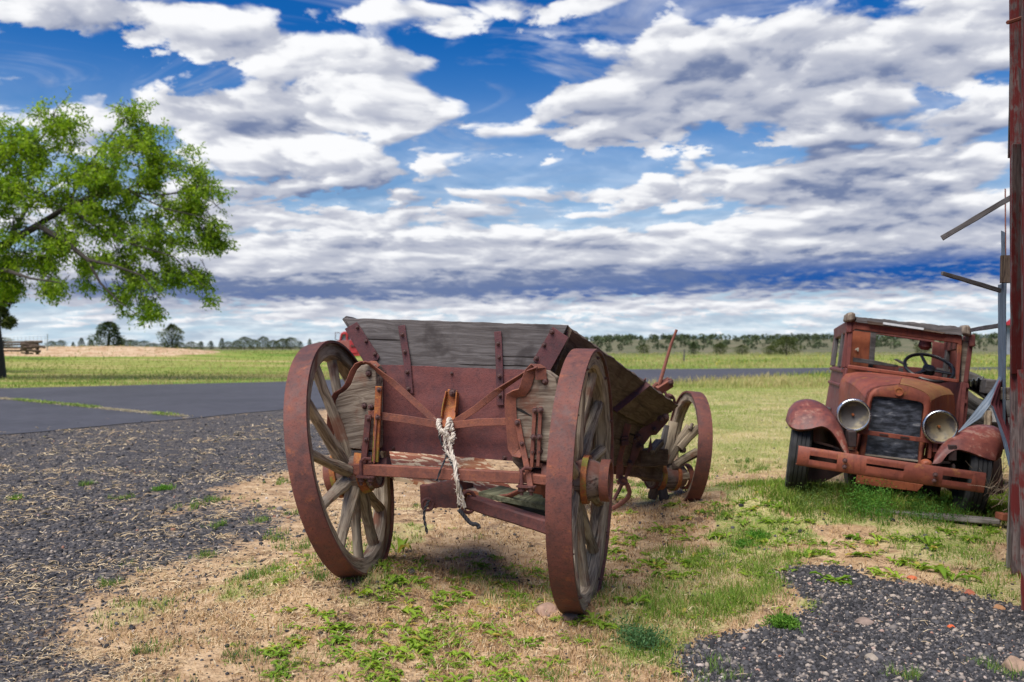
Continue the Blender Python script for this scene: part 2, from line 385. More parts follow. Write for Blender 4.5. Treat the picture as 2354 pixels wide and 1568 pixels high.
M_purple = rust('rust_purple', dark=(.05, .021, .026), mid=(.115, .038, .042), bright=(.20, .065, .04), amount=.15, scale=1.6)
M_iron = rust('rust_iron', dark=(.05, .02, .022), mid=(.13, .042, .036), bright=(.25, .085, .03), amount=.15, scale=2)
M_strap = rust('rust_strap', dark=(.12, .042, .032), mid=(.23, .076, .048), bright=(.36, .135, .045), amount=.35, scale=2)
M_orange = rust('rust_orange', dark=(.18, .05, .025), mid=(.36, .10, .03), bright=(.5, .2, .04), amount=.6, paint=(.22, .2, .03), paint_amt=.35, scale=2)
M_bolt = rust('rust_bolt', dark=(.05, .025, .025), mid=(.12, .05, .045), bright=(.2, .08, .05), amount=.2, scale=5)
M_wgrey = wood('wood_grey', light=(.185, .172, .172), dark=(.07, .061, .06), stain=(.045, .038, .038), stain_amt=.34, contrast=.75, bmp=.4)
M_wpale = wood('wood_pale', light=(.34, .31, .29), dark=(.13, .105, .09), stain=(.10, .07, .055), stain_amt=.2, contrast=.8, bmp=.5)
M_wbrown = wood('wood_brown', light=(.285, .235, .185), dark=(.07, .045, .033), stain=(.14, .05, .03), stain_amt=.2)
M_wspoke = wood('wood_spoke', light=(.40, .325, .235), dark=(.10, .07, .048), stain=(.17, .058, .032), stain_amt=.28)
M_wside = wood('wood_side', light=(.16, .115, .085), dark=(.055, .036, .028), stain=(.06, .03, .024), stain_amt=.35)
M_whub = wood('wood_hub', light=(.22, .17, .14), dark=(.03, .02, .018), stain=(.18, .06, .04), stain_amt=.35, contrast=1.6)
M_wgreen = wood('wood_green', light=(.20, .195, .12), dark=(.06, .06, .035), stain=(.1, .11, .05), stain_amt=.4)
M_rubber = plain('rubber', (.022, .022, .024), .75, var=.3, scale=30)

# ------------------------------------------------------------------ the lie of the land
def sstep(a, b, v): t = np.clip((v-a)/(b-a), 0, 1); return t*t*(3-2*t)
BUMPS = [(.37, 4.8, .065, .35, .6), (-.88, 5.12, .175, .55, .75), (2.36, 7.6, .215, .9, 1.0), (3.6, 7.3, .075, .8, 1.0), (1.5, 7.75, .075, .6, .7), (-31, 72, .72, 9.5, 5.5), (-43, 71, .40, 7.0, 5.0)]
def _vn(x, y, s, seed):
    "cheap smooth value noise, -1..1"
    x = x/s+seed*17.3; y = y/s+seed*9.1
    xi = np.floor(x); yi = np.floor(y); fx = x-xi; fy = y-yi; fx = fx*fx*(3-2*fx); fy = fy*fy*(3-2*fy)
    h = lambda a, b: np.modf(np.abs(np.sin(a*127.1+b*311.7+seed*74.7)*43758.5453))[0]*2-1
    return (h(xi, yi)*(1-fx)+h(xi+1, yi)*fx)*(1-fy)+(h(xi, yi+1)*(1-fx)+h(xi+1, yi+1)*fx)*fy
def hz(x, y):
    x = np.asarray(x, float); y = np.asarray(y, float); r = np.hypot(x, y)
    z = np.zeros_like(r)
    for bx, by, h, sx, sy in BUMPS: z = z+h*np.exp(-((x-bx)/sx)**2-((y-by)/sy)**2)
    near = np.exp(-(r/14)**2)*(1-sstep(9, 13, y))
    z = z+(_vn(x, y, .45, 1)*.010+_vn(x, y, .16, 2)*.006)*near+_vn(x, y, 2.1, 3)*.018*(1-sstep(8, 12.5, y))
    az = x/np.maximum(y, 1.0); az = np.where(y > 1, az, 0)
    left = 1-sstep(-.12, .06, az); rgt = sstep(-.02, .14, az)
    z = z+left*(sstep(45, 85, r)*.75-sstep(110, 320, r)*.25)+_vn(x, y, 19, 4)*.14*sstep(80, 130, r)
    z = z+rgt*6.3*sstep(170, 640, r)+(1-rgt)*(1-left)*2.0*sstep(200, 640, r)+_vn(x, y, 90, 6)*.5*sstep(220, 500, r)*rgt
    return z
def hz1(x, y): return float(hz(np.array([x]), np.array([y]))[0])
def G(u, v):
    "ground point seen at (u, v), flat-ground estimate refined on the terrain"
    Y = FPX*CAMH/max(v-HY, .5)
    for _ in range(8):
        zz_ = hz1((u-CX)/FPX*Y, Y); Y = .5*Y+.5*FPX*(CAMH-zz_)/max(v-HY, .5)
    return ((u-CX)/FPX*Y, Y)
def flat(pts): return np.array([((u-CX)/FPX*(FPX*CAMH/(v-HY)), FPX*CAMH/(v-HY)) for u, v in pts])
def sdist(poly, x, y):
    "signed distance to a polygon, positive inside"
    d = np.full(np.shape(x), 1e9); ins = np.zeros(np.shape(x), bool); n = len(poly)
    for i in range(n):
        ax, ay = poly[i]; bx, by = poly[(i+1) % n]
        ex, ey = bx-ax, by-ay; t = np.clip(((x-ax)*ex+(y-ay)*ey)/(ex*ex+ey*ey+1e-12), 0, 1)
        d = np.minimum(d, np.hypot(x-ax-t*ex, y-ay-t*ey))
        c = ((ay > y) != (by > y)) & (x < (bx-ax)*(y-ay)/(by-ay+1e-12)+ax); ins ^= c
    return np.where(ins, d, -d)
GRAV_L = flat([(-500, 1040), (0, 1003), (660, 950), (700, 1010), (640, 1070), (500, 1095), (440, 1150), (430, 1210), (330, 1250), (260, 1330), (120, 1420), (-100, 1568), (-900, 1568)])
GRAV_R = flat([(1640, 1620), (1590, 1540), (1610, 1475), (1760, 1440), (1850, 1395), (1800, 1350), (1760, 1318), (1930, 1300), (2020, 1335), (2150, 1352), (2260, 1372), (2400, 1400), (2700, 1480), (2600, 1640)])
ROAD = [(-60, 9.4), (-30, 10.5), (-13, 12.6), (-8.1, 14.4), (-6.6, 17.0), (-5.0, 20.2), (-2.2, 22.3), (1.2, 27.0), (4.2, 33.0), (9.5, 40.0), (17, 48.5), (30, 55), (60, 62), (140, 70), (140, 76), (60, 68.5), (34, 62.0), (19.7, 59.3), (7.3, 56.0), (-1.5, 47.0), (-9.1, 36.0), (-17, 30.3), (-30, 26.0), (-60, 21)]
ROAD_A = np.array(ROAD)
def masks(x, y):
    "fraction of gravel, of grass and of bare straw-coloured soil at ground points"
    w = _vn(x, y, .7, 11)*.22+_vn(x, y, .25, 12)*.12+_vn(x, y, 1.8, 13)*.25
    gl = sstep(-1.1, .55, sdist(GRAV_L, x, y)*.8+w*1.5); gr = sstep(-.08, .10, sdist(GRAV_R, x, y)+w*.25)
    grav = np.maximum(gl*.97, gr)
    shoulder = sstep(-1.3, .1, sdist(ROAD_A, x, y)+w)*.75*(y > 11)
    grav = np.maximum(grav, shoulder)
    lawn = sstep(8.0, 12.5, y+w*3)*sstep(.2, 1.4, x-(y-8.5)*.02+w)                 # the dry lawn right of the wagon
    strip = sstep(-.5, .4, sdist(flat([(1780, 1110), (2330, 1150), (2380, 1260), (2250, 1330), (2090, 1300), (1960, 1235), (1760, 1210), (1640, 1150)]), x, y)+w)
    tuft = .75*sstep(-.16, .25, sdist(flat([(1480, 1290), (1650, 1250), (1820, 1260), (1910, 1330), (1800, 1420), (1700, 1440), (1560, 1540), (1420, 1510), (1440, 1380)]), x, y)+w*.5)
    back = sstep(20, 26, y)*(sdist(ROAD_A, x, y) < 0)*((y > 34) | (x < -4) | (x > 1))
    patch = sstep(.10, .42, _vn(x, y, .62, 21)*.6+_vn(x, y, .2, 22)*.4)
    grass = np.clip(np.maximum.reduce([lawn*.8, strip, tuft, back, patch*np.where(x > .9, .85, .55)*(x > -2.2)*(y < 9)]), 0, 1)*(1-grav*.95)
    return grav, grass
def ground_mesh():
    A = np.concatenate([np.linspace(-180, -36, 73)[:-1], np.linspace(-36, 36, 461), np.linspace(36, 180, 73)[1:]])*math.pi/180
    r = np.concatenate([[.05], np.geomspace(1.0, 14, 240), np.geomspace(14, 120, 150)[1:], np.geomspace(120, 6000, 90)[1:]])
    rr, aa = np.meshgrid(r, A, indexing='ij'); X = rr*np.sin(aa); Y = rr*np.cos(aa)
    Z = hz(X.ravel(), Y.ravel()).reshape(X.shape)
    nr, na = X.shape; idx = np.arange(nr*na).reshape(nr, na)
    f = np.stack([idx[:-1, :-1], idx[:-1, 1:], idx[1:, 1:], idx[1:, :-1]], -1).reshape(-1, 4)
    g, gs = masks(X.ravel(), Y.ravel())
    mound = np.zeros(X.size)
    mound = np.maximum(np.exp(-((X.ravel()+33)/9.5)**2-((Y.ravel()-70.5)/5.6)**2)*1.7, np.exp(-((X.ravel()+44)/7)**2-((Y.ravel()-69)/4.5)**2)*1.5)
    mound = sstep(.35, .75, mound)
    c = np.stack([g, gs, mound], -1)
    return raw_mesh('ground', np.stack([X.ravel(), Y.ravel(), Z.ravel()], -1), f[:, ::-1], ground_mat(), c, smooth=True)
def ground_mat():
    m, t, b = new_mat('ground'); co = t.new('ShaderNodeTexCoord').outputs['Object']; msk = t.sep(attr(t, 'col').outputs['Vector'])
    big = t.noise(co, .9, 5, .6); mid = t.noise(co, 6, 6, .65); fin = t.noise(co, 60, 5, .7); far = t.noise(co, .06, 5, .6)
    vor = t.new('ShaderNodeTexVoronoi'); t.put(vor.inputs['Vector'], co); t.put(vor.inputs['Scale'], 55.0)
    streak = t.noise(t.vm('MULTIPLY', co, (.05, .5, 1)), 1.0, 6, .65)
    soil = t.mix(t.ramp(mid, .35, .7), (.30, .19, .105), (.54, .385, .235))
    soil = t.mix(t.ramp(fin, .45, .75, 0, .7), soil, (.15, .09, .06))
    soil = t.mix(t.ramp(t.m('ADD', t.m('MULTIPLY', t.noise(co, 4.5, 7, .72), .6), t.m('MULTIPLY', t.noise(co, 22, 5, .7), .4)), .53, .60, 0, .8), soil, (.085, .055, .042))
    soil = t.mix(t.ramp(fin, .28, .42, .7, 0), soil, (.58, .42, .28))
    sh = t.sep(vor.outputs['Color'])
    grav = t.mix(sh[0], (.028, .027, .030), (.085, .080, .085))
    grav = t.mix(t.ramp(sh[1], .93, .97), grav, (.28, .24, .2))
    straw = t.ramp(t.m('ADD', t.m('MULTIPLY', mid, .5), t.m('MULTIPLY', t.noise(t.vm('MULTIPLY', co, (6, 14, 1)), 3.0, 5, .7), .5)), .53, .62, 0, .85)
    grav = t.mix(t.m('MULTIPLY', straw, t.ramp(big, .35, .6, .35, 1.0)), grav, (.36, .27, .17))
    green = t.mix(t.ramp(mid, .3, .7), (.10, .155, .03), (.24, .26, .07))
    dry = t.mix(mid, (.42, .32, .17), (.56, .45, .26))
    grs = t.mix(t.ramp(t.m('ADD', t.m('MULTIPLY', big, .45), t.m('MULTIPLY', fin, .55)), .44, .58), green, dry)
    # beyond the yard: a plain in long stripes of green, straw and sage
    y_ = t.sep(co)[1]
    sg = t.m('ADD', t.m('MULTIPLY', streak, .65), t.m('MULTIPLY', far, .35))
    fld = t.mix(t.ramp(sg, .40, .50), (.10, .19, .025), (.21, .255, .05))
    fld = t.mix(t.ramp(sg, .50, .60), fld, (.38, .30, .13))
    fld = t.mix(t.ramp(fin, .4, .7, 0, .25), fld, (.07, .12, .02))
    sage = t.mix(t.ramp(t.noise(co, .12, 6, .7), .4, .62), (.165, .145, .09), (.08, .092, .048))
    fld = t.mix(t.ramp(y_, 110, 210), fld, sage)
    grs = t.mix(t.ramp(y_, 22, 34), grs, fld)
    col = t.mix(t.ramp(t.m('ADD', msk[1], t.m('MULTIPLY', t.m('SUBTRACT', mid, .5), .9)), .3, .75), soil, grs)
    gm = t.ramp(t.m('ADD', msk[0], t.m('MULTIPLY', t.m('SUBTRACT', t.noise(co, 16, 6, .75), .5), 1.5)), .38, .58)
    col = t.mix(gm, col, grav)
    mo = t.mix(t.ramp(t.noise(co, 1.3, 6, .7), .35, .65), (.36, .22, .12), (.56, .42, .28))
    col = t.mix(t.ramp(t.m('ADD', msk[2], t.m('MULTIPLY', t.m('SUBTRACT', t.noise(co, .8, 4, .6), .5), .6)), .35, .6), col, mo)
    t.put(b.inputs['Base Color'], col); b.inputs['Roughness'].default_value = .95; b.inputs['Specular IOR Level'].default_value = .12
    bump(t, b, t.m('ADD', t.m('MULTIPLY', fin, .5), t.m('MULTIPLY', vor.outputs['Distance'], .6)), .7, .012)
    return m
ground = structure(put('ground', ground_mesh()))
# the asphalt: its own sheet lying just over the ground
def road():
    m, t, b = new_mat('asphalt'); co = t.new('ShaderNodeTexCoord').outputs['Object']
    a = t.noise(co, 40, 5, .7); c = t.noise(co, .35, 5, .6); d = t.noise(co, 3, 5, .6)
    col = t.mix(t.ramp(t.m('ADD', t.m('MULTIPLY', c, .5), t.m('MULTIPLY', d, .5)), .35, .65), (.034, .034, .043), (.056, .055, .068))
    col = t.mix(t.ramp(a, .55, .8, 0, .6), col, (.11, .108, .115)); col = t.mix(t.ramp(t.noise(co, 9, 3), .72, .76, 0, .8), col, (.3, .26, .2))
    t.put(b.inputs['Base Color'], col); b.inputs['Roughness'].default_value = .85; bump(t, b, a, .4, .006)
    pts = []
    n = len(ROAD)
    for i in range(n):
        a_, b_ = Vector((*ROAD[i], 0)), Vector((*ROAD[(i+1) % n], 0)); k = max(2, int((b_-a_).length/.6))
        for j in range(k):
            p = a_.lerp(b_, j/k); e = (b_-a_).normalized(); q_ = Vector((-e.y, e.x, 0)); far_ = min(1, 20/max(p.y, 5))
            p = p+q_*(mnoise.noise((p.x*.8, p.y*.8, 1))*.22+mnoise.noise((p.x*3, p.y*3, 4))*.07)*far_; pts.append(p)
    bm = bmesh.new(); bm.faces.new([bm.verts.new(p) for p in pts])
    xs = np.arange(-60, 141, 4.0); ys = np.arange(8, 78, 2.0)
    bmesh.ops.triangulate(bm, faces=bm.faces[:])
    for x_ in xs: bmesh.ops.bisect_plane(bm, geom=bm.verts[:]+bm.edges[:]+bm.faces[:], plane_co=(x_, 0, 0), plane_no=(1, 0, 0))
    for y_ in ys: bmesh.ops.bisect_plane(bm, geom=bm.verts[:]+bm.edges[:]+bm.faces[:], plane_co=(0, y_, 0), plane_no=(0, 1, 0))
    bm.verts.ensure_lookup_table(); cx = np.array([v.co[:2] for v in bm.verts]); zz_ = hz(cx[:, 0], cx[:, 1])
    for v, z_ in zip(bm.verts, zz_): v.co.z = z_+.010
    bmesh.ops.recalc_face_normals(bm, faces=bm.faces)
    me = bpy.data.meshes.new('road'); bm.to_mesh(me); bm.free()
    if me.polygons[0].normal.z < 0: me.flip_normals()
    me.materials.append(m); return structure(put('road', me))
road_o = road()

# ------------------------------------------------------------------ the bottom-dump wagon
YAW = R(14); EX = Vector((math.cos(YAW), -math.sin(YAW), 0)); EY = Vector((math.sin(YAW), math.cos(YAW), 0)); EZ = Vector((0, 0, 1))
GO = Vector((-.32, 4.885, 1.0))+EY*.12                     # a point of the tailgate plane
def g(u, v, off=0.0): return on_plane(u, v, GO+EY*off, EY)
WAGON = thing('dump_wagon', 'old wooden horse-drawn dump wagon with rusty iron-shod wheels standing on the dry yard', 'wagon', (-.32, 4.885, hz1(-.32, 4.885)))
def bolt_mesh():
    m = MB(); M = Matrix.Identity(4)
    m.lathe([(-.004, .015), (.0, .015), (.0, .010), (.011, .010), (.014, .006)], M, 8); m.lathe([(.0, .0055), (.022, .0050)], M, 6)
    o = m.build('bolt', M_bolt); me = o.data; bpy.data.objects.remove(o); return me
BOLT = bolt_mesh()
def bolts(pts, n, parent, s=1.0):
    for p in pts:
        M = frame(p, n) @ Matrix.Rotation(random.uniform(0, 3), 4, 'X') @ Matrix.Scale(s*random.uniform(.85, 1.1), 4)
        put('bolt', BOLT, parent, M=M)
# --- wheels
def wheel_matrix(c, yaw, lean, toe=0.0):
    "local x = axle (to the wagon's right), y = forward, z = up; lean > 0 tips the top to the right"
    return Matrix.Translation(c) @ Matrix.Rotation(-yaw, 4, 'Z') @ Matrix.Rotation(lean, 4, 'Y')
def build_wheel(M, Rw, tw, side, nsp, hub=True, spokes=True, parent=WAGON, rot=0.0, fel=.085, sr=.029, hoff=(0, 0, 0)):
    "side +1: the outer face looks along +x"
    seg = 72; ti = .016; fw = tw*.74; ro = Rw-ti
    m = MB(); prof = [(-fw/2, ro), (-fw/2*1.0, ro-fel*.8), (-fw/2+.014, ro-fel), (fw/2-.014, ro-fel), (fw/2, ro-fel*.8), (fw/2, ro)]
    m.lathe(prof, M, seg, closed=True, grain=1)
    for i, v in enumerate(m.v):                                # weathered felloe: a little uneven, joints every two spokes
        k = i % seg; d = mnoise.noise((k*.55, i//seg*1.7, Rw*3))*.006
        m.v[i] = v+(M.to_3x3() @ Vector((d, 0, 0)))
    wh = m.build('wheel', M_wspoke, parent)
    m = MB(); h = tw/2
    m.lathe([(-h, Rw-.001), (-h+.006, Rw), (h-.006, Rw), (h, Rw-.001), (h, ro+.001), (-h, ro+.001)], M, 96, closed=True)
    m.build('tire', M_tire, wh, smooth=50)
    nails = [M @ Vector((side*fw/2, math.cos(a)*(ro-.03), math.sin(a)*(ro-.03))) for a in [2*math.pi*(k+.5)/nsp+rot for k in range(nsp)]]
    bolts(nails, M.to_3x3() @ Vector((side, 0, 0)), wh, .8)
    if spokes:
        for k in range(nsp):
            a = 2*math.pi*k/nsp+rot; dv_ = Vector((0, math.cos(a), math.sin(a))); off = Vector((side*.0, 0, 0)); hubx = -side*.06
            p0 = Vector((hubx+(.012 if k % 2 else -.012), 0, 0))+Vector(hoff)+dv_*.10; p1 = dv_*(ro-fel+.012)
            n = 9; pts = [M @ (p0.lerp(p1, i/(n-1))+Vector((mnoise.noise((i*.7, k, Rw))*.004, 0, 0))) for i in range(n)]
            rs = [sr*1.2, sr*1.25, sr*1.18, sr*1.05, sr*.98, sr*.94, sr*.93, sr*.98, sr*1.0]
            MB().tube(pts, [r_*random.uniform(.96, 1.05) for r_ in rs], 10, flat=1.15).build('spoke', M_wspoke, wh)
    if hub: build_hub(M @ Matrix.Translation((-side*.055+hoff[0], hoff[1], hoff[2])), side, wh, .178 if side > 0 else .11)
    return wh
def build_hub(M, side, parent, L=.20, r=.118):
    s = side; m = MB()
    m.lathe([(-s*.15, .085), (-s*.148, .105), (-s*.06, r), (s*.06, r), (s*(L*.7), .098), (s*(L-.03), .088)], M, 40)
    for i, v in enumerate(m.v):                                # split, rotten end grain
        k = i % 40; m.v[i] = v+(M.to_3x3() @ Vector((0, 0, 1)))*0+(v-M.translation)*(-abs(mnoise.noise((k*.9, 0, 3)))*.06)
    m.build('hub', M_whub, parent)
    def band(x0, x1, r0, r1, mat, th=.012):
        MB().lathe([(s*x0, r0+th), (s*x1, r1+th), (s*x1, r1-.004), (s*x0, r0-.004)], M, 44, closed=True).build('hub_band', mat, parent, smooth=40)
    band(.055, .085, r, r*.985, M_orange); band(L-.03, L+.018, .098, .098, M_strap)
    band(-.10, -.06, r*.93, r*.99, M_orange); band(-.155, -.125, .098, .10, M_tire)
    MB().lathe([(s*(L*.3), .05), (s*(L+.004), .048), (s*(L+.012), .02)], M, 20).build('axle_nut', M_tire, parent)
    MB().lathe([(-s*.22, .048), (-s*.10, .05)], M, 16).build('spindle', M_iron, parent)
MR = wheel_matrix(P(1342.8, 1101.7, 4.80), R(14.3), R(1.0)); ML = wheel_matrix(P(792.6, 1052.5, 5.15), R(8.2), R(-11.6))
build_wheel(MR, .689, .122, 1, 12, rot=R(9)); build_wheel(ML, .668, .122, -1, 12, rot=R(20), hoff=(-.01, -.06, -.085))
# front wheels, smaller; the right one has lost its hub out of the rim
MF = wheel_matrix(P(1581, 1030.7, 7.72), R(-5), R(6)); fw_ = build_wheel(MF, .486, .115, 1, 10, hub=False, spokes=False, rot=R(12), fel=.07)
MFH = wheel_matrix(P(1530, 1094, 7.68), R(-24), R(4)); build_hub(MFH, 1, fw_, .20, .115)
BT5 = lambda cx, cy, Y: P(1379.3+cx*.21501, 858.2+cy*.21501, Y)
for pts, r0, r1, mt in [(((690, 960), (735, 760), (790, 520)), .05, .045, M_wspoke), (((600, 900), (690, 720), (725, 560)), .045, .035, M_wgrey), (((720, 950), (830, 760), (960, 570)), .04, .04, M_wspoke),
                        (((960, 600), (990, 540)), .018, .016, M_wbrown), (((730, 1040), (880, 930), (1045, 840)), .035, .04, M_wspoke), (((700, 1140), (820, 1110), (950, 1100)), .035, .032, M_wspoke),
                        (((660, 1200), (680, 1320), (705, 1440)), .04, .045, M_wgrey), (((590, 1200), (575, 1270), (560, 1330)), .04, .042, M_wside), (((850, 800), (940, 690), (1055, 580)), .038, .036, M_wspoke), (((870, 815), (905, 822)), .03, .025, M_wside),
                        (((760, 1000), (860, 990)), .04, .03, M_wside)]:
    p3 = [BT5(a, b, 7.62+.02*i) for i, (a, b) in enumerate(pts)]; k = len(p3)
    MB().tube(p3, [r0+(r1-r0)*i/(k-1) for i in range(k)], 9, flat=.8).build('broken_spoke', mt, fw_)
MFL = wheel_matrix(P(1588, 1031, 7.72)+Vector((-1.36, -.22, .03)), R(-7), R(-3)); build_wheel(MFL, .49, .115, -1, 10, fel=.07, sr=.025)
MB().beam(P(1530, 1094, 7.66), P(1588, 1031, 7.72)+Vector((-1.3, -.2, -.05)), .09, .09).build('front_axle', M_iron, WAGON, bevel=.006)
# --- tailgate
back = lambda t: EY*t
tb = MB().slab(g(790, 731), g(1304, 747), g(1262, 855), g(862, 843), back(.045), 60, 6, .006, .004, 3)
gate = tb.build('tailgate_board', M_wgrey, WAGON, bevel=.003)
pl = MB().slab(g(862, 838, -.008), g(1262, 852, -.008), g(1262, 1066, -.008), g(871, 1035, -.008), back(.006), 40, 14, .004, .006, 5)
plate = pl.build('tailgate_plate', M_plate, WAGON)
bolts([g(1039, 858, -.008), g(884, 856, -.008), g(1038, 1020, -.008), g(905, 1030, -.008), g(1160, 1052, -.008)], -EY, plate)
def strap(px, offs, w, mat=M_purple, th=.007, name='strap', nb=()):
    pts = [g(u, v, o) for (u, v), o in zip(px, offs)]
    st = MB().strip(pts, w, th, EX).build(name, mat, WAGON, bevel=.002)
    bolts([g(u, v, o) for u, v, o in nb], -EY, st); return st
strap([(923, 748), (927, 775), (936, 832), (939, 870), (942, 905)], [-.006, -.008, -.013, -.018, -.018], .042, nb=[(925, 769, -.012), (931, 809, -.015), (936.5, 855, -.022), (939.5, 894, -.022)])
strap([(1144, 762), (1146, 790), (1148, 842), (1149, 890), (1150, 932)], [-.006, -.008, -.013, -.018, -.018], .040, nb=[(1145, 790, -.012), (1147.5, 821, -.015), (1148.5, 864.5, -.022), (1149.5, 909, -.022)])
cpl = MB().prism([g(*p, -.012) for p in [(792, 756), (820, 740), (872, 820), (868, 828), (852, 831), (836, 832)]], back(.008)).build('corner_plate', M_purple, WAGON, bevel=.002)
bolts([g(822, 752.5, -.012), g(842, 784, -.012), g(862, 814, -.012)], -EY, cpl)
cpr = MB().prism([g(*p, -.012) for p in [(1270.5, 751), (1307, 776), (1264, 854), (1224.7, 828)]], back(.008)).build('corner_plate', M_purple, WAGON, bevel=.002)
bolts([g(1269, 763, -.012), g(1251, 793, -.012), g(1233.5, 823.5, -.012)], -EY, cpr)
# --- flared sides
RT, RB = g(1306, 748, .03), g(1262, 857, .03)
FT, FB = P(1553, 927, 7.35), P(1486, 978, 7.25)
MB().slab(RT, FT, FB, RB, (FT-FB).cross(FT-RT).normalized()*-.035, 60, 6, .010, .004, 11).build('side_board', M_wside, WAGON, bevel=.003)
WV = EX*-1.16+EY*.02+EZ*.05
LT, LB = g(785, 733, .03), g(860, 843, .03); FLT, FLB = FT+WV+Vector((.1, .05, .06)), FB+WV+Vector((.42, .05, .07))
MB().slab(LB, FLB, FLT, LT, (FLT-FLB).cross(FLT-LT).normalized()*-.035, 40, 4, .008, .004, 12).build('side_board', M_wgrey, WAGON, bevel=.003)
RV, FV = g(1258, 1062, .03), P(1452, 1075, 7.2)
for i in range(2):                                             # the upright side boards under the flare
    a, b = i/2, (i+.97)/2
    MB().slab(RB.lerp(RV, a), FB.lerp(FV, a), FB.lerp(FV, b), RB.lerp(RV, b), EX*-.035, 30, 3, .004, .003, 20+i).build('side_board', M_wside, WAGON, bevel=.003)
LV, FLV = g(868, 1034, .03), FV+WV+Vector((.42, .05, .05))
MB().slab(LB, FLB, FLV, LV, EX*.035, 30, 3, .004, .003, 24).build('side_board', M_wside, WAGON, bevel=.003)
MB().slab(FLT, FT, FB, FLB, EY*.03, 24, 4, .005, .003, 25).build('front_board', M_wgrey, WAGON, bevel=.003)
MB().slab(FLB, FB, FV, FLV, EY*.03, 24, 4, .005, .003, 26).build('front_board', M_wgrey, WAGON, bevel=.003)
# corner flange, rim iron and angle brackets on the right flare
nfl = (FT-FB).cross(FT-RT).normalized()
if nfl.dot(Vector((0, -1, -.3))) < 0 and nfl.x < 0: nfl = -nfl
if nfl.x < 0: nfl = -nfl
fl = lambda a, b, o=.012: RT.lerp(FT, a).lerp(RB.lerp(FB, a), b)+nfl*o
MB().prism([fl(.0, .10), fl(.05, .08), fl(.085, .5), fl(.06, 1.0), fl(.0, 1.0)], nfl*.006).build('corner_flange', M_purple, WAGON)
br = MB().strip([fl(.60, -.02, .02), fl(.56, .5, .02), fl(.52, 1.0, .02)], .05, .008, RT-FT).strip([fl(.60, -.02, .045), fl(.56, .5, .05), fl(.52, 1.0, .05)], .05, .008, nfl).build('bracket', M_iron, WAGON)
bolts([fl(.575, .35, .03), fl(.54, .8, .03)], nfl, br, 1.3)
br = MB().strip([fl(.985, .05, .018), fl(.97, 1.0, .018)], .07, .008, RT-FT).build('bracket', M_iron, WAGON)
bolts([fl(.985, .25, .02), fl(.978, .6, .02), fl(.97, .9, .02)], nfl, br, 1.3)
# --- bolster stakes at the gate with their iron edging
def stake(face, off, th, mat, seed):
    pts = [g(u, v, off) for u, v in face]
    return MB().prism(pts, back(th)).build('stake', mat, WAGON, bevel=.006)
face_l = [(848, 836), (830, 840), (820, 850), (812, 868), (806, 884), (795, 897), (778, 908), (771, 922), (769, 950), (766, 1029), (800, 1031), (832, 1034), (858, 1036), (864, 1030), (863.5, 850), (858, 838)]
st_l = stake(face_l, -.135, .11, M_wbrown, 1)
MB().prism([g(u, v, -.13) for u, v in [(769, 1034), (832, 1036), (860, 1040), (858, 1066), (832, 1064), (800, 1058), (778, 1048)]], back(.10)).build('stake_foot', M_wgrey, WAGON, bevel=.005)
edge_l = [(866, 846), (858, 836), (848, 832), (836, 834), (824, 841), (815, 855), (808, 873), (801, 888), (790, 899), (776, 907), (768, 920), (764, 940), (762, 980), (760, 1015), (764, 1032)]
MB().strip([g(u, v, -.10) for u, v in edge_l], .055, .007, EX*.75+EY*.66).build('stake_iron', M_strap, st_l, bevel=.002)
bolts([g(u, v, -.135) for u, v in [(848, 859), (838, 933), (854, 935), (775, 954), (790, 1003), (786, 1031), (838, 1030)]], -EY, st_l, 1.4)
face_r = [(1240, 850), (1230, 850), (1221, 862), (1216, 882), (1207, 899), (1186, 908), (1182, 918), (1184, 1010), (1187, 1043), (1205, 1052), (1250, 1062), (1281, 1066), (1284, 900), (1276, 868), (1255, 853)]
st_r = stake(face_r, -.135, .12, M_wbrown, 2)
MB().prism([g(u, v, -.13) for u, v in [(1175, 1047), (1205, 1056), (1216, 1075), (1214, 1095), (1206, 1088), (1190, 1075), (1178, 1062)]], back(.10)).build('stake_foot', M_wside, WAGON, bevel=.01)
edge_r = [(1244, 873), (1243, 848), (1238, 843), (1228, 845), (1219, 855), (1213, 871), (1208, 888), (1200, 902), (1184, 905), (1175, 912), (1173, 925), (1175, 960), (1178, 1000), (1180, 1030), (1185, 1040), (1200, 1045)]
MB().strip([g(u, v, -.155) for u, v in edge_r], .060, .007, EX*.9+EY*.4).build('stake_iron', M_strap, st_r, bevel=.002)
bolts([g(1253, 877, -.135), g(1240, 1000, -.135), g(1226, 1038, -.135), g(1241, 1037, -.135)], -EY, st_r, 1.4)
crack = MB().prism([g(u, v, -.137) for u, v in [(1184, 936), (1200, 941), (1224, 958), (1204, 950), (1185, 941)]], back(.02)).build('crack', plain('dark_gap', (.006, .005, .005), .95), st_r)
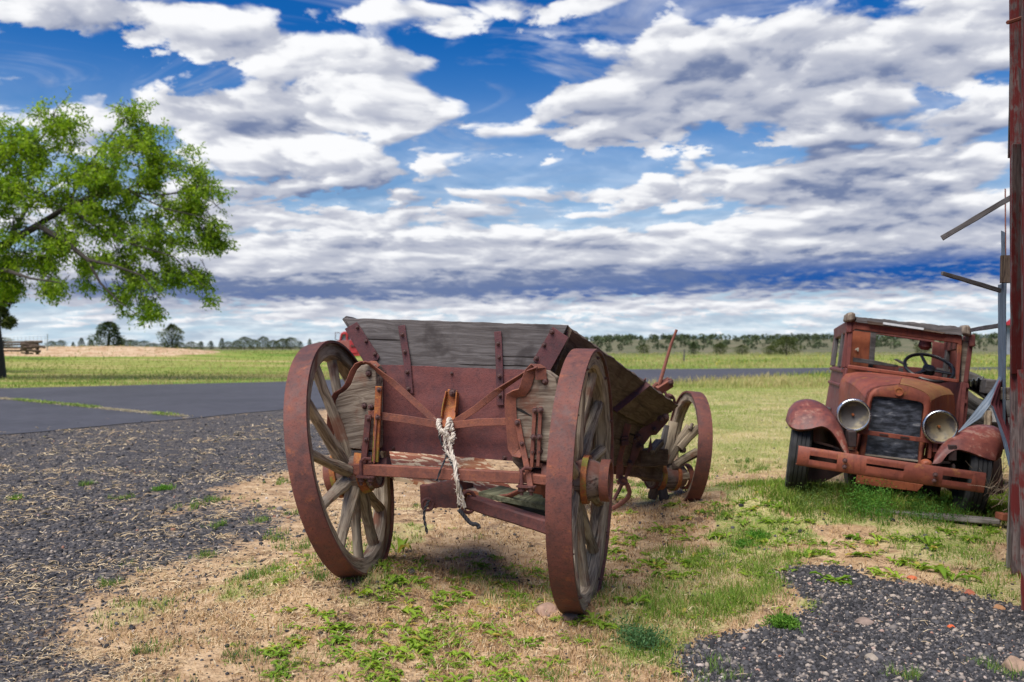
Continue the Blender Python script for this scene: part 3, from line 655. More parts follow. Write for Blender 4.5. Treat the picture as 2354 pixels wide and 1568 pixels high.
# --- cross braces, latch and rods
def flat_bar(px, w, name, mat, par=None, th=.008, wide=EZ, ws=None):
    return MB().strip([g(u, v, o) for u, v, o in px], w, th, wide, ws).build(name, mat, par or WAGON, bevel=.002)
tw = [Vector((.35, -1, .3)), Vector((.3, -1, .4)), Vector((.3, -.7, .6)), Vector((.3, -.1, 1)), Vector((.6, 0, .9)), Vector((.6, 0, .9)), Vector((.6, 0, .9))]
flat_bar([(836, 832, -.17), (850, 836, -.15), (876, 858, -.13), (902, 879, -.12), (918, 893, -.12), (960, 931, -.11), (1016, 982, -.105)], .036, 'brace', M_strap, wide=tw)
tw2 = [Vector((-.3, -1, .3)), Vector((-.3, -1, .3)), Vector((-.3, -.7, .6)), Vector((-.4, 0, 1)), Vector((-.4, 0, 1)), Vector((-.4, 0, 1))]
flat_bar([(1238, 845, -.17), (1212, 854, -.15), (1152, 893, -.12), (1138, 904, -.12), (1090, 942, -.11), (1034, 978, -.105)], .036, 'brace', M_strap, wide=tw2)
flat_bar([(847, 953, -.15), (868, 951, -.14), (874, 956, -.125), (940, 965, -.12), (1012, 977, -.11)], .042, 'brace', M_strap)
flat_bar([(1036, 978, -.11), (1100, 971, -.12), (1172, 969, -.135)], .040, 'brace', M_strap)
lt = MB().strip([g(1041, 896, -.03), g(1037, 930, -.035), g(1033, 960, -.07), g(1027, 975, -.10), g(1022, 982, -.13)], .05, .012, EX, [.055, .066, .07, .05, .03])
lt.strip([g(1028, 900, -.045), g(1020, 935, -.06), g(1017, 962, -.09)], .05, .006, EY).strip([g(1052, 902, -.045), g(1050, 935, -.06), g(1048, 950, -.08)], .05, .006, EY)
latch = lt.build('latch', M_orange, WAGON, bevel=.004); bolts([g(1041, 903, -.045)], -EY, latch, 1.6)
for px, w, mt, nm in [([(871, 888, -.145), (868, 960, -.145), (863, 1062, -.145)], .036, M_orange, 'upright_iron'), ([(847, 954, -.165), (842, 1010, -.165), (836, 1066, -.17)], .034, M_iron, 'upright_iron'), ([(1230, 936, -.15), (1226, 1005, -.15), (1222, 1074, -.15)], .02, M_strap, 'upright_rod'), ([(1243, 935, -.15), (1240, 1005, -.15), (1237, 1072, -.15)], .018, M_strap, 'upright_rod'),
                      ([(1189, 964, -.15), (1200, 1020, -.15), (1214, 1085, -.17), (1220, 1120, -.19)], .03, M_strap, 'upright_iron')]:
    o = flat_bar(px, w, nm, mt, wide=EX, th=.018)
    bolts([g((px[0][0]), px[0][1]+8, px[0][2]-.012), g(px[1][0], px[1][1], px[1][2]-.012)], -EY, o)
flat_bar([(866, 952, -.16), (862, 1010, -.165), (860, 1065, -.17)], .01, 'upright_rod', M_strap, wide=EX, th=.01)
# --- the iron crossbar and its clamps
cb = MB().beam(g(816, 1078, -.17), g(1198, 1098, -.17), .05, .060, EZ).build('crossbar', M_strap, WAGON, bevel=.004)
MB().beam(g(1192, 1096, -.145), g(1262, 1104, -.145), .06, .05, EZ).build('axle_arm', M_strap, WAGON, bevel=.005)
MB().beam(g(770, 1080, -.12), g(830, 1082, -.145), .07, .06, EZ).build('axle_arm', M_iron, WAGON, bevel=.005)
for u, v in ((838, 1080), (1207, 1102)):
    c = MB().tube([g(u-8, v+14, -.20), g(u-8, v-20, -.20), g(u, v-26, -.20), g(u+14, v-24, -.18)], .010, 8).tube([g(u+14, v+14, -.17), g(u+14, v-16, -.17)], .010, 8)
    c.beam(g(u-16, v+14, -.19), g(u+22, v+17, -.18), .06, .012, EZ).build('clamp', M_iron, WAGON)
    for du in (-8, 14): put('bolt', BOLT, cb, M=frame(g(u+du, v+18, -.19), (0, 0, -1)) @ Matrix.Scale(1.9, 4))
# --- drop doors under the body, reach and draft irons
door_m, t, b = new_mat('door_sheet'); co = attr(t, 'gco').outputs['Vector']
sp = t.noise(t.vm('MULTIPLY', co, (14.0, 9.0, 9.0)), 1.0, 4, .55, .4)
cl = t.mix(t.ramp(sp, .45, .50), (.60, .46, .31), (.26, .07, .022)); cl = t.mix(t.ramp(t.noise(co, 6, 4), .45, .7, 0, .5), cl, (.42, .26, .15))
t.put(b.inputs['Base Color'], cl); b.inputs['Roughness'].default_value = .7; bump(t, b, sp, .4, .004)
MB().slab(P(905, 1098, 5.08), P(1205, 1152, 5.0), P(1112, 1053, 6.2), P(860, 1031, 6.3), (0, 0, -.02), 30, 10, .01, .012, 31).build('drop_door', door_m, WAGON)
MB().slab(P(1099, 1131, 4.98), P(1152, 1116, 5.12), P(1300, 1150, 4.95), P(1300, 1172, 4.85), (0, 0, -.028), 16, 4, .004, .002, 32).build('door_plank', M_wgreen, WAGON, bevel=.002)
MB().slab(P(1108, 1150, 5.2), P(1300, 1165, 5.0), P(1300, 1215, 4.9), P(1125, 1170, 5.05), (0, .01, -.028), 16, 4, .004, .002, 33).build('door_plank', M_wgreen, WAGON, bevel=.002)
MB().beam(P(1078, 1152, 4.98), P(1268, 1212, 4.72), .075, .075, n=10, wob=.002).build('reach', M_iron, WAGON, bevel=.01)
MB().slab(P(965, 1116, 5.02), P(1052, 1103, 4.98), P(1050, 1168, 4.98), P(968, 1166, 5.02), (.02, .05, 0), 18, 8, .012, .006, 34).build('rusted_bracket', M_iron, WAGON)
MB().slab(P(1052, 1103, 4.985), P(1088, 1113, 5.15), P(1086, 1172, 5.15), P(1050, 1168, 4.985), (-.006, .006, 0), 10, 6, .006, .003, 35).build('rusted_bracket', M_iron, WAGON)
def ring(c, r, t_, nrm, name, ry=1.0):
    M = frame(c, nrm); pts = [M @ Vector((0, math.cos(a)*r, math.sin(a)*r*ry)) for a in [2*math.pi*i/20 for i in range(21)]]
    return MB().tube(pts, t_, 7, cap=False).build(name, M_iron, WAGON)
ring(P(983, 1160, 4.97), .03, .009, (.2, -1, .1), 'ring'); ring(P(1077, 1154, 4.93), .042, .010, (.5, -1, .1), 'ring', 1.35)
MB().tube([P(1220, 1112, 4.85), P(1216, 1120, 4.85), P(1170, 1140, 4.95), P(1120, 1146, 5.0), P(1095, 1144, 5.02)], .016, 8, flat=.6).build('draw_rod', M_strap, WAGON)
# --- the front gear seen past the right wheel
def f5(l, Y, dy=0.0): return [BT5(a, b, Y+dy*i) for i, (a, b) in enumerate(l)]
hp = MB().prism(f5([(375, 660), (445, 588), (735, 430), (740, 500), (690, 560), (600, 660), (545, 665), (430, 820), (400, 900), (285, 1128), (262, 1105), (330, 850)], 7.0), Vector((.15, .99, 0))*.012).build('hound_plate', M_iron, WAGON, bevel=.003)
bolts(f5([(412, 680), (370, 712), (583, 605), (650, 490), (700, 470), (320, 965), (430, 785)], 6.99), (0, -1, 0), hp, 2.0)
sp_ = MB().prism(f5([(545, 668), (560, 800), (520, 850), (505, 845)], 7.02), (0, .012, 0)).build('hound_plate', M_iron, WAGON)
MB().prism(f5([(150, 430), (320, 535), (240, 760), (205, 960), (150, 960)], 6.75), (0, .03, 0)).build('bolster', M_wside, WAGON, bevel=.004)
MB().beam(BT5(360, 900, 7.25), BT5(640, 890, 7.55), .16, .14, n=6, wob=.006).build('bolster', M_wside, WAGON, bevel=.01)
MB().beam(BT5(400, 1000, 7.35), BT5(600, 1060, 7.6), .14, .16, n=6, wob=.006).build('bolster', M_wside, WAGON, bevel=.01)
MB().beam(BT5(540, 850, 7.3), BT5(640, 730, 7.5), .07, .05).build('bolster', M_wbrown, WAGON, bevel=.005)
MB().strip(f5([(300, 540), (265, 680), (235, 780), (205, 900), (215, 1020), (205, 1130)], 6.62), .05, .02, EX).build('hanger_iron', M_strap, WAGON, bevel=.003)
c5 = MB(); 
for yy in (695, 730, 760): c5.beam(BT5(225, yy, 6.58), BT5(305, yy-8, 6.58), .04, .022)
c5.build('hanger_clamp', M_iron, WAGON, bevel=.004)
MB().tube(f5([(180, 1170), (250, 1140), (290, 1190), (318, 1270), (300, 1330), (230, 1390), (130, 1450)], 6.55), .017, 8, flat=.7).build('step_hook', M_strap, WAGON)
MB().tube(f5([(250, 1150), (205, 1250), (150, 1350)], 6.6), .014, 8).build('step_hook', M_iron, WAGON)
ring(BT5(245, 1150, 6.55), .028, .010, (.3, -1, .6), 'ring')
# the hand lever with its bracket and chain link
D5 = lambda cx, cy, Y: P(1348.6+cx*.29318, 735.6+cy*.29318, Y)
MB().tube([D5(706, 76, 7.25), D5(660, 195, 7.25), D5(615, 350, 7.22), D5(575, 485, 7.2), D5(565, 510, 7.2)], [.011, .012, .014, .016, .018], 7).tube([D5(575, 500, 7.2), D5(545, 500, 7.2), D5(525, 520, 7.2), D5(522, 540, 7.2)], .014, 7).build('brake_lever', M_strap, WAGON)
lb = MB().beam(D5(548, 555, 7.2), D5(658, 485, 7.25), .06, .075, (.5, 0, .86)).build('lever_bracket', M_strap, WAGON, bevel=.004)
bolts([D5(655, 488, 7.21)], (0, -1, 0), lb, 2)
MB().tube([D5(612, 560, 7.2), D5(630, 600, 7.2), D5(660, 610, 7.2), D5(685, 615, 7.2), D5(690, 650, 7.22)], .012, 7).tube([D5(640, 585, 7.2), D5(662, 592, 7.18), D5(680, 610, 7.2)], .012, 7).build('chain_link', M_iron, WAGON)

# ------------------------------------------------------------------ rope and cords tied to the gate
M_rope = plain('rope_fibre', (.52, .46, .39), .9, var=.25, scale=60, bumpd=.004); M_cord = plain('dark_cord', (.035, .035, .042), .85, scale=60)
ROPE = thing('rope', 'frayed off-white rope knotted round the iron braces at the centre of the tailgate', 'rope', g(1023, 985, -.14))
def strands(path, r, n, mat, par, name, tw=9.0, fray=0.0):
    from mathutils import geometry
    pts = [Vector(p) for p in path]; dense = []
    for i in range(len(pts)-1):
        p_1, p0, p1, p2 = pts[max(i-1, 0)], pts[i], pts[i+1], pts[min(i+2, len(pts)-1)]
        for k in range(8):
            t_ = k/8; dense.append(.5*((2*p0)+(p1-p_1)*t_+(2*p_1-5*p0+4*p1-p2)*t_*t_+(-p_1+3*p0-3*p1+p2)*t_**3))
    dense.append(pts[-1]); m = MB()
    for s_ in range(n):
        q_ = []
        for i, p in enumerate(dense):
            tg = (dense[min(i+1, len(dense)-1)]-dense[max(i-1, 0)]).normalized(); b_ = tg.orthogonal().normalized(); c_ = tg.cross(b_)
            a = 2*math.pi*s_/n+i*tw*.06; q_.append(p+(b_*math.cos(a)+c_*math.sin(a))*r*.62)
        m.tube(q_, r*.62, 6)
    if fray:
        for _ in range(int(fray)):
            p = random.choice(dense); d = Vector((random.uniform(-1, 1), random.uniform(-1, .4), random.uniform(-1.2, .5)))*random.uniform(.01, .035)
            m.tube([p, p+d*.5+Vector((0, 0, -.004)), p+d], [.0016, .0012, .0007], 3)
    return m.build(name, mat, par)
strands([g(1010, 966, -.12), g(1008, 975, -.15), g(1012, 988, -.16), g(1020, 992, -.165), g(1028, 984, -.16), g(1031, 970, -.15), g(1033, 964, -.11), g(1036, 972, -.13), g(1038, 990, -.15)], .012, 3, M_rope, ROPE, 'knot', fray=60)
strands([g(1018, 990, -.16), g(1026, 996, -.17), g(1030, 1004, -.16), g(1040, 1010, -.16), g(1042, 996, -.15)], .011, 3, M_rope, ROPE, 'knot', fray=50)
strands([g(1024, 994, -.16), g(1032, 1012, -.16), g(1038, 1040, -.17), g(1046, 1065, -.20), g(1049, 1100, -.22), g(1058, 1130, -.19), g(1068, 1166, -.16)], .009, 3, M_rope, ROPE, 'tail', fray=110)
strands([g(1020, 992, -.16), g(1022, 1012, -.165), g(1024, 1032, -.17), g(1034, 1048, -.18), g(1043, 1062, -.20), g(1049, 1096, -.22), g(1052, 1130, -.20), g(1055, 1160, -.18)], .007, 2, M_rope, ROPE, 'tail', fray=70)
CORD = thing('cord', 'thin black cord hanging down behind the frayed rope on the tailgate', 'cord', g(1030, 1000, -.14))
strands([g(1009, 984, -.14), g(1012, 1008, -.145), g(1020, 1028, -.15), g(1027, 1045, -.15), g(1036, 1060, -.17), g(1044, 1080, -.21), g(1050, 1102, -.215), g(1062, 1125, -.19)], .0065, 2, M_cord, CORD, 'strand')
strands([g(1027, 1046, -.15), g(1019, 1066, -.19), g(1014, 1077, -.22), g(1004, 1105, -.21)], .005, 2, M_cord, CORD, 'strand')
C2 = thing('cord', 'black cord end dangling from the ring under the wagon', 'cord', P(980, 1165, 4.95))
strands([P(986, 1150, 4.94), P(982, 1160, 4.93), P(976, 1172, 4.94), P(975, 1190, 4.94), P(978, 1208, 4.94), P(982, 1226, 4.95)], .007, 2, M_cord, C2, 'strand')
C3 = thing('cord', 'thick frayed black cord end hanging below the iron reach', 'cord', P(1075, 1180, 4.85))
strands([P(1055, 1172, 4.86), P(1062, 1180, 4.86), P(1072, 1192, 4.86), P(1084, 1204, 4.86), P(1098, 1206, 4.87), P(1101, 1214, 4.87)], .010, 3, M_cord, C3, 'strand')

# ------------------------------------------------------------------ the derelict truck beside the barn
TY, TR = R(13), R(-7.0)
TX = Vector((math.cos(TY)*math.cos(TR), -math.sin(TY)*math.cos(TR), math.sin(TR))); TB = Vector((math.sin(TY), math.cos(TY), 0)); TZ = TX.cross(TB)
TO = Vector((3.02, 7.40, .145))
def tw_(x_, y_, z_): return TO+TX*x_+TB*y_+TZ*z_
def t6(cx, cy, yl): return on_plane(1777.8+.3362*cx, 686.6+.3362*cy, TO+TB*yl, TB)
def tl(p): d = p-TO; return Vector((d.dot(TX), d.dot(TB), d.dot(TZ)))
TRUCK = thing('derelict_truck', 'rusty red derelict antique truck with missing glass leaning against the barn', 'truck', (3.02, 7.4, .1))
def paint_rust(name, base, dark, bare, amt=.35, rough=.5):
    m, t, b = new_mat(name); co = t.new('ShaderNodeTexCoord').outputs['Object']
    a = t.noise(co, 2.2, 6, .65); c = t.noise(co, 14, 6, .7); d = t.noise(co, 70, 4, .7)
    col = t.mix(t.ramp(t.m('ADD', t.m('MULTIPLY', a, .6), t.m('MULTIPLY', c, .4)), .38, .62), dark, base)
    col = t.mix(t.ramp(t.m('ADD', t.m('MULTIPLY', c, .6), t.m('MULTIPLY', a, .4)), .70-amt*.3, .76-amt*.3, 0, .8), col, bare)
    run = t.noise(t.vm('MULTIPLY', co, (26, 26, 2.2)), 1.0, 5, .65)
    col = t.mix(t.ramp(run, .52, .70, 0, .55), col, tuple(x_*.55 for x_ in dark))
    col = t.mix(t.ramp(t.noise(co, 5.5, 7, .75), .56, .66, 0, .6), col, tuple(min(1, x_*1.1) for x_ in bare))
    col = t.mix(t.ramp(d, .56, .7, 0, .55), col, tuple(x_*.4 for x_ in dark))
    t.put(b.inputs['Base Color'], col); t.put(b.inputs['Roughness'], t.ramp(c, .3, .7, rough, rough+.25)); b.inputs['Specular IOR Level'].default_value = .4
    bump(t, b, t.m('ADD', c, d), .2, .003); return m
M_tred = paint_rust('truck_red', (.245, .064, .036), (.14, .036, .026), (.25, .105, .03)); M_tside = paint_rust('truck_side', (.18, .052, .044), (.11, .033, .032), (.17, .06, .035))
M_tfend = paint_rust('truck_fender', (.22, .06, .042), (.085, .03, .03), (.30, .17, .13), amt=.5, rough=.38); M_tor = paint_rust('truck_orange', (.32, .09, .04), (.2, .05, .03), (.38, .15, .04))
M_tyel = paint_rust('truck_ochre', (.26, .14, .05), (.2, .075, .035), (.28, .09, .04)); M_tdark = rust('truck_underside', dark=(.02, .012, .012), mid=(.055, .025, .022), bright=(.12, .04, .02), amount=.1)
M_chrome = plain('dull_chrome', (.55, .57, .60), .25, 1.0, var=.15, scale=25); M_steer = plain('bakelite', (.012, .012, .014), .35, var=.2)
# --- radiator
shell_o = [(578, 1115), (600, 980), (628, 800), (645, 690), (660, 645), (690, 618), (740, 602), (800, 596), (850, 588), (872, 588), (920, 598), (980, 618), (1040, 645), (1068, 672), (1078, 715), (1062, 830), (1040, 980), (1012, 1168)]
shell_i = [(617, 1112), (640, 980), (660, 800), (672, 710), (680, 680), (692, 668), (740, 668), (800, 674), (850, 680), (872, 682), (920, 690), (980, 700), (1010, 708), (1026, 722), (1030, 745), (1018, 840), (1002, 985), (985, 1160)]
m = MB(); fo = [t6(a, b, -.16) for a, b in shell_o]; fi = [t6(a, b, -.165) for a, b in shell_i]; bo = [p+TB*.15 for p in fo]; bi = [p+TB*.07 for p in fi]
n = len(fo); fm = [o.lerp(i_, .5)-TB*.012 for o, i_ in zip(fo, fi)]
m.sheet([bo, fo, fm, fi, bi]); shell = m.build('radiator_shell', M_tred, TRUCK, bevel=0, smooth=60)
mt, t, b = new_mat('radiator_core'); co = t.new('ShaderNodeTexCoord').outputs['Object']
mo_ = t.noise(t.vm('MULTIPLY', co, (9, 3, 30)), 1.0, 6, .7); bl = t.noise(co, 7, 4, .6)
cl = t.mix(t.ramp(mo_, .42, .62), (.030, .034, .045), (.15, .165, .21)); cl = t.mix(t.ramp(mo_, .60, .66), cl, (.45, .45, .46)); cl = t.mix(t.ramp(bl, .6, .8, 0, .5), cl, (.20, .25, .36))  # palest streaks put shine into the core colour
t.put(b.inputs['Base Color'], cl); b.inputs['Roughness'].default_value = .6; M_core = mt
core = MB().prism([p+TB*.045 for p in fi], TB*.04).build('radiator_core', M_core, TRUCK)
fins = MB(); A0, A1, B0, B1 = t6(688, 676, -.125), t6(1022, 716, -.125), t6(622, 1100, -.125), t6(984, 1152, -.125)
for i in range(1, 46):
    a = A0.lerp(A1, i/46); c = B0.lerp(B1, i/46); fins.beam(a, c, .003, .022, TB)
o = fins.build('radiator_fins', M_core, core, smooth=0); o['kind'] = 'stuff'
MB().beam(t6(618, 1064, -.15), t6(990, 1110, -.15), .02, .012).build('radiator_seam', plain('solder', (.30, .25, .2), .6), core)
MB().prism([t6(a, b, -.15) for a, b in [(614, 1068), (988, 1114), (985, 1160), (612, 1108)]], TB*.02).build('radiator_tank', M_tdark, core)
MB().lathe([(-.012, .03), (.0, .034), (.0, .026), (-.006, .024)], frame(t6(860, 637, -.185), -TB), 20).build('badge', M_tor, shell)
MB().tube([t6(765, 1125, -.2), t6(775, 1112, -.21), t6(795, 1112, -.21), t6(815, 1122, -.21), t6(820, 1135, -.2)], .012, 6).build('crank_guide', M_tor, core)
# --- hood: lofted from the radiator to the cowl
cowl = [(478, 1005), (480, 900), (484, 760), (490, 640), (500, 570), (530, 532), (600, 522), (700, 528), (800, 538), (880, 546), (960, 556), (1060, 575), (1150, 600), (1205, 625), (1230, 660), (1238, 740), (1232, 850), (1220, 1000)]
nose = [(600, 1100), (618, 960), (634, 850), (648, 740), (655, 690), (672, 655), (705, 632), (760, 616), (820, 606), (866, 600), (915, 608), (960, 622), (1015, 645), (1052, 672), (1066, 705), (1058, 800), (1044, 950), (1012, 1150)]
cz = [t6(a, b, .82) for a, b in cowl]; nz = [t6(a, b, -.02) for a, b in nose]
nc = sum(nz, Vector())/len(nz); nz = [nc+(p-nc)*1.075+TB*.05 for p in nz]
MB().prism([nc+(p-nc)*1.06+TB*.04 for p in [t6(a, b, -.02) for a, b in nose]], TB*.01).build('radiator_gap_shade', M_tdark, TRUCK)  # dark plate stands in for the shade in the gap behind the shell
def loft(ia, ib, k=10, lift=.02):
    rows = []
    for j in range(k+1):
        s_ = j/k; rows.append([nz[i].lerp(cz[i], s_)+TZ*(lift*math.sin(math.pi*s_)) for i in range(ia, ib)])
    return rows
MB().sheet(loft(4, 10), .006).build('hood', M_tred, TRUCK, smooth=50); MB().sheet(loft(9, 15), .006).build('hood', M_tyel, TRUCK, smooth=50)
MB().sheet(loft(0, 5), .006).build('hood_side', M_tred, TRUCK, smooth=50); hs_ = MB().sheet(loft(14, 18), .006).build('hood_side', M_tor, TRUCK, smooth=50)
MB().tube([nz[9].lerp(cz[9], s_)+TZ*(.02*math.sin(math.pi*s_)+.004) for s_ in (0, .25, .5, .75, 1)], .007, 6).build('hood_hinge', M_tred, TRUCK)
for a, b, w, h, c in [(550, 655, 22, 34, (.55, .26, .03)), (1145, 748, 38, 34, (.16, .24, .10))]:
    y0 = .36; q_ = [t6(a+i*w/2, b+j*h/2, y0 if a < 800 else .40) for i, j in ((-1, -1), (1, -1), (1, 1), (-1, 1))]
    pn = (nz[3].lerp(cz[3], .5)) if a < 800 else None
# cowl band and firewall
cw = [p+TB*.0 for p in cz]; MB().sheet([cw, [p+TB*.22+(p-tw_(0, .82, .8)).normalized()*.02 for p in cw]], .006).build('cowl', M_tred, TRUCK, smooth=50)
MB().prism([p+TB*.19 for p in cz], TB*.015).build('firewall', M_tdark, TRUCK)
# --- cab
YW = 1.06; YR = 1.98
def tq(pts, yl, th, name, mat, par=TRUCK, bev=.006): return MB().prism([t6(a, b, yl) for a, b in pts], TB*th).build(name, mat, par, bevel=bev)
tq([(547, 150), (1292, 252), (1290, 318), (1275, 322), (1255, 305), (560, 208), (546, 225), (540, 215)], YW, .06, 'windshield_header', M_tred)
tq([(520, 150), (546, 152), (545, 225), (526, 462), (510, 470), (495, 470)], YW, .05, 'windshield_post', M_tside)
tq([(1258, 310), (1292, 318), (1270, 575), (1252, 572)], YW, .05, 'windshield_post', M_tred)
tq([(512, 452), (1260, 552), (1262, 576), (505, 478)], YW-.01, .05, 'windshield_sill', M_tred)
tq([(1292, 290), (1352, 300), (1335, 575), (1282, 572)], YW+.04, .06, 'corner_post', M_wbrown)
tq([(1282, 572), (1336, 575), (1330, 760), (1310, 900), (1235, 925), (1262, 700)], YW+.03, .05, 'cab_panel', M_tside)
tq([(495, 474), (512, 480), (495, 600), (470, 760), (445, 860), (430, 850), (470, 640)], YW-.02, .05, 'cab_panel', M_tside)
# left-hand side of the cab in the picture: panel, moulding, window posts
xl = tl(t6(505, 300, YW)).x; top_z = tl(t6(530, 160, YW)).z; sill_z = tl(t6(500, 474, YW)).z; xr = tl(t6(1335, 400, YW+.05)).x
def side(x_, mir=1):
    L = lambda y_, z_, dx=0.0: tw_(x_+dx*mir, y_, z_)
    MB().slab(L(YW, sill_z), L(YR, sill_z), L(YR, sill_z-.78, -.03), L(YW-.02, sill_z-.78, -.02), TX*(.03*mir), 14, 10, 0, .002, 3).build('door', M_tside, TRUCK, smooth=50)
    for dz in (-.03, -.17): MB().tube([L(YW, sill_z+dz, -.012), L(YR, sill_z+dz, -.012)], .018, 8, flat=.7).build('moulding', M_tside, TRUCK)
    for y_, mat, w in ((YW+.06, M_tside, .06), (YW+.30, M_wgrey, .10), (YR-.06, M_wgrey, .07), (YR, M_tside, .05)):
        MB().beam(L(y_, sill_z), L(y_, top_z-.06), .04, w, TB).build('cab_post', mat, TRUCK, bevel=.006)
    MB().beam(L(YW-.01, top_z-.045), L(YR+.02, top_z-.10), .05, .11).build('cab_rail', M_tside, TRUCK, bevel=.01)
    MB().beam(L(YW+.38, sill_z-.42, -.03), L(YW+.60, sill_z-.42, -.06), .02, .025).build('door_handle', M_wgrey, TRUCK, bevel=.004)
side(xl); side(xr, -1)
# rear wall with its wide window
tq([(500, 170), (700, 215), (692, 430), (700, 455), (640, 800), (430, 760)], YR, .02, 'rear_panel', M_tor); tq([(1090, 290), (1300, 330), (1280, 820), (1040, 800), (1080, 465)], YR, .02, 'rear_panel', M_tside)
tq([(690, 425), (720, 448), (1060, 476), (1085, 460), (1060, 820), (650, 800)], YR, .02, 'rear_panel', M_tside); tq([(690, 195), (1100, 260), (1100, 305), (1085, 300), (715, 245), (692, 250)], YR, .02, 'rear_panel', M_tside)
tq([(668, 225), (706, 232), (690, 420), (672, 520), (642, 516), (655, 430)], YR-.04, .03, 'cab_lath', M_wgrey, bev=.003)
tq([(548, 402), (700, 424), (858, 456), (850, 468), (680, 450), (546, 432)], YR-.09, .03, 'cab_lath', M_wgrey, bev=.003)
tq([(860, 472), (890, 476), (888, 520), (858, 518)], YR-.3, .03, 'cab_lath', M_wgrey, bev=.003)
tq([(1120, 472), (1210, 484), (1206, 512), (1118, 500)], YR-.09, .03, 'cab_lath', M_wgrey, bev=.003)
tq([(828, 415), (850, 412), (925, 450), (905, 458)], YR-.2, .08, 'cab_lath', M_wgrey, bev=.003)
tq([(565, 340), (585, 335), (583, 362), (572, 360), (572, 352), (558, 352)], YR-.03, .015, 'latch', plain('bone', (.5, .45, .36), .6), bev=.002)
MB().lathe([(0, .05), (.05, .06), (.08, .03)], frame(t6(1040, 292, YW+.12), -TZ), 14).build('wiper_motor', M_tside, TRUCK)
# roof bow of split wood, metal strip, corner caps
MB().slab(t6(560, 122, YW-.03), t6(1300, 196, YW-.03), t6(1292, 250, YW-.03), t6(560, 158, YW-.03), TB*.14, 40, 5, .012, .012, 8).build('roof_bow', M_wgrey, TRUCK, bevel=.004)
MB().slab(t6(640, 150, YW-.045), t6(1180, 232, YW-.045), t6(1160, 238, YW-.045), t6(650, 172, YW-.045), TB*.01, 30, 2, .006, .004, 9).build('roof_lath', M_wside, TRUCK)
tq([(752, 160), (1030, 200), (1028, 214), (750, 175)], YW-.055, .006, 'metal_strip', plain('white_metal', (.62, .64, .66), .45), bev=0)
for k in range(5):
    y_ = YW+.22+k*.19; MB().beam(tw_(xl+.03, y_, top_z-.03), tw_(xr-.03, y_, top_z-.03), .05, .04, n=6, wob=.004).build('roof_slat', M_wgrey, TRUCK, bevel=.004)
for px in ([(487, 160), (497, 112), (520, 94), (548, 90), (562, 104), (566, 148), (540, 156)], [(1290, 240), (1292, 196), (1312, 178), (1338, 182), (1356, 200), (1358, 262), (1330, 250)]):
    tq(px, YW-.05, .16, 'corner_cap', M_wbrown, bev=.02)
# steering wheel on its column
sc_ = t6(1066, 472, 1.22); nrm = (-TB*.48+TZ*.72+TX*.02).normalized(); MS = frame(sc_, nrm)
stw = MB().tube([MS @ Vector((0, math.cos(a)*.215, math.sin(a)*.215)) for a in [2*math.pi*i/40 for i in range(41)]], .016, 8, cap=False).build('steering_wheel', M_steer, TRUCK)
sm = MB()
for a in (R(90), R(210), R(330)): sm.beam(MS @ Vector((-.02, 0, 0)), MS @ Vector((0, math.cos(a)*.215, math.sin(a)*.215)), .035, .014, nrm, w1=.025)
sm.build('spoke', M_steer, stw, bevel=.003); MB().lathe([(-.5, .02), (-.06, .024), (-.05, .06), (.0, .055), (.01, .02)], MS, 18).build('column', M_steer, stw)
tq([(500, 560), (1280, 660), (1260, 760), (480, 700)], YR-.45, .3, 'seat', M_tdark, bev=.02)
# --- headlamps
M_lens, t, b = new_mat('lamp_reflector'); co = t.new('ShaderNodeTexCoord').outputs['Object']; nn_ = t.noise(co, 5, 5, .6)
t.put(b.inputs['Base Color'], t.mix(t.ramp(nn_, .46, .56), (.50, .42, .27), (.24, .22, .21))); b.inputs['Roughness'].default_value = .5; b.inputs['Metallic'].default_value = .0
M_glass, t, b = new_mat('lamp_glass'); b.inputs['Transmission Weight'].default_value = 1.0; b.inputs['Roughness'].default_value = .03; b.inputs['IOR'].default_value = 1.15
for cx, cy, rad, yl in ((550, 797, .125, -.30), (1142, 878, .125, -.30)):
    c = t6(cx, cy, yl); ax = (-TB+Vector((-.02, 0, 0))).normalized(); ML_ = frame(c, ax); rr = rad*.97
    lamp = MB().lathe([(-.17, .02), (-.16, .06), (-.12, .10), (-.03, rr*.98), (.0, rr*.99)], ML_, 40, cap=False).build('headlight', M_tred, TRUCK, smooth=50)
    MB().lathe([(-.03, rr+.006), (-.012, rr+.010), (.010, rr+.008), (.016, rr), (.012, rr-.010), (.0, rr-.010)], ML_, 48, closed=True).build('rim', M_chrome, lamp, smooth=60)
    MB().sheet([[ML_ @ Vector((x_, math.cos(a)*r_, math.sin(a)*r_)) for a in [2*math.pi*i/36 for i in range(37)]] for x_, r_ in ((.006, rr-.008), (-.02, rr*.86), (-.045, rr*.62), (-.062, rr*.35), (-.07, .006))]).build('reflector', M_lens, lamp, smooth=60)
    MB().lathe([(-.07, .012), (-.045, .011), (-.03, .008)], ML_, 10).build('bulb_socket', M_orange, lamp)
    MB().tube([c-ax*.06-TZ*.11, c-ax*.06-TZ*.2], .022, 8).build('stem', M_tred, lamp)
tie = MB().beam(t6(565, 905, -.24), t6(1120, 980, -.24), .012, .036, TZ).build('lamp_bar', M_tred, TRUCK, bevel=.003)
MB().beam(t6(565, 915, -.22), t6(560, 1030, -.22), .03, .02).build('lamp_post', M_tred, TRUCK); MB().beam(t6(1075, 985, -.22), t6(1065, 1090, -.22), .03, .02).build('lamp_post', M_tred, TRUCK)
for a, b in (((725, 927), (785, 935)), ((868, 946), (930, 954))): MB().beam(t6(*a, -.249), t6(*b, -.249), .006, .012, TZ).build('slot', M_tdark, tie)
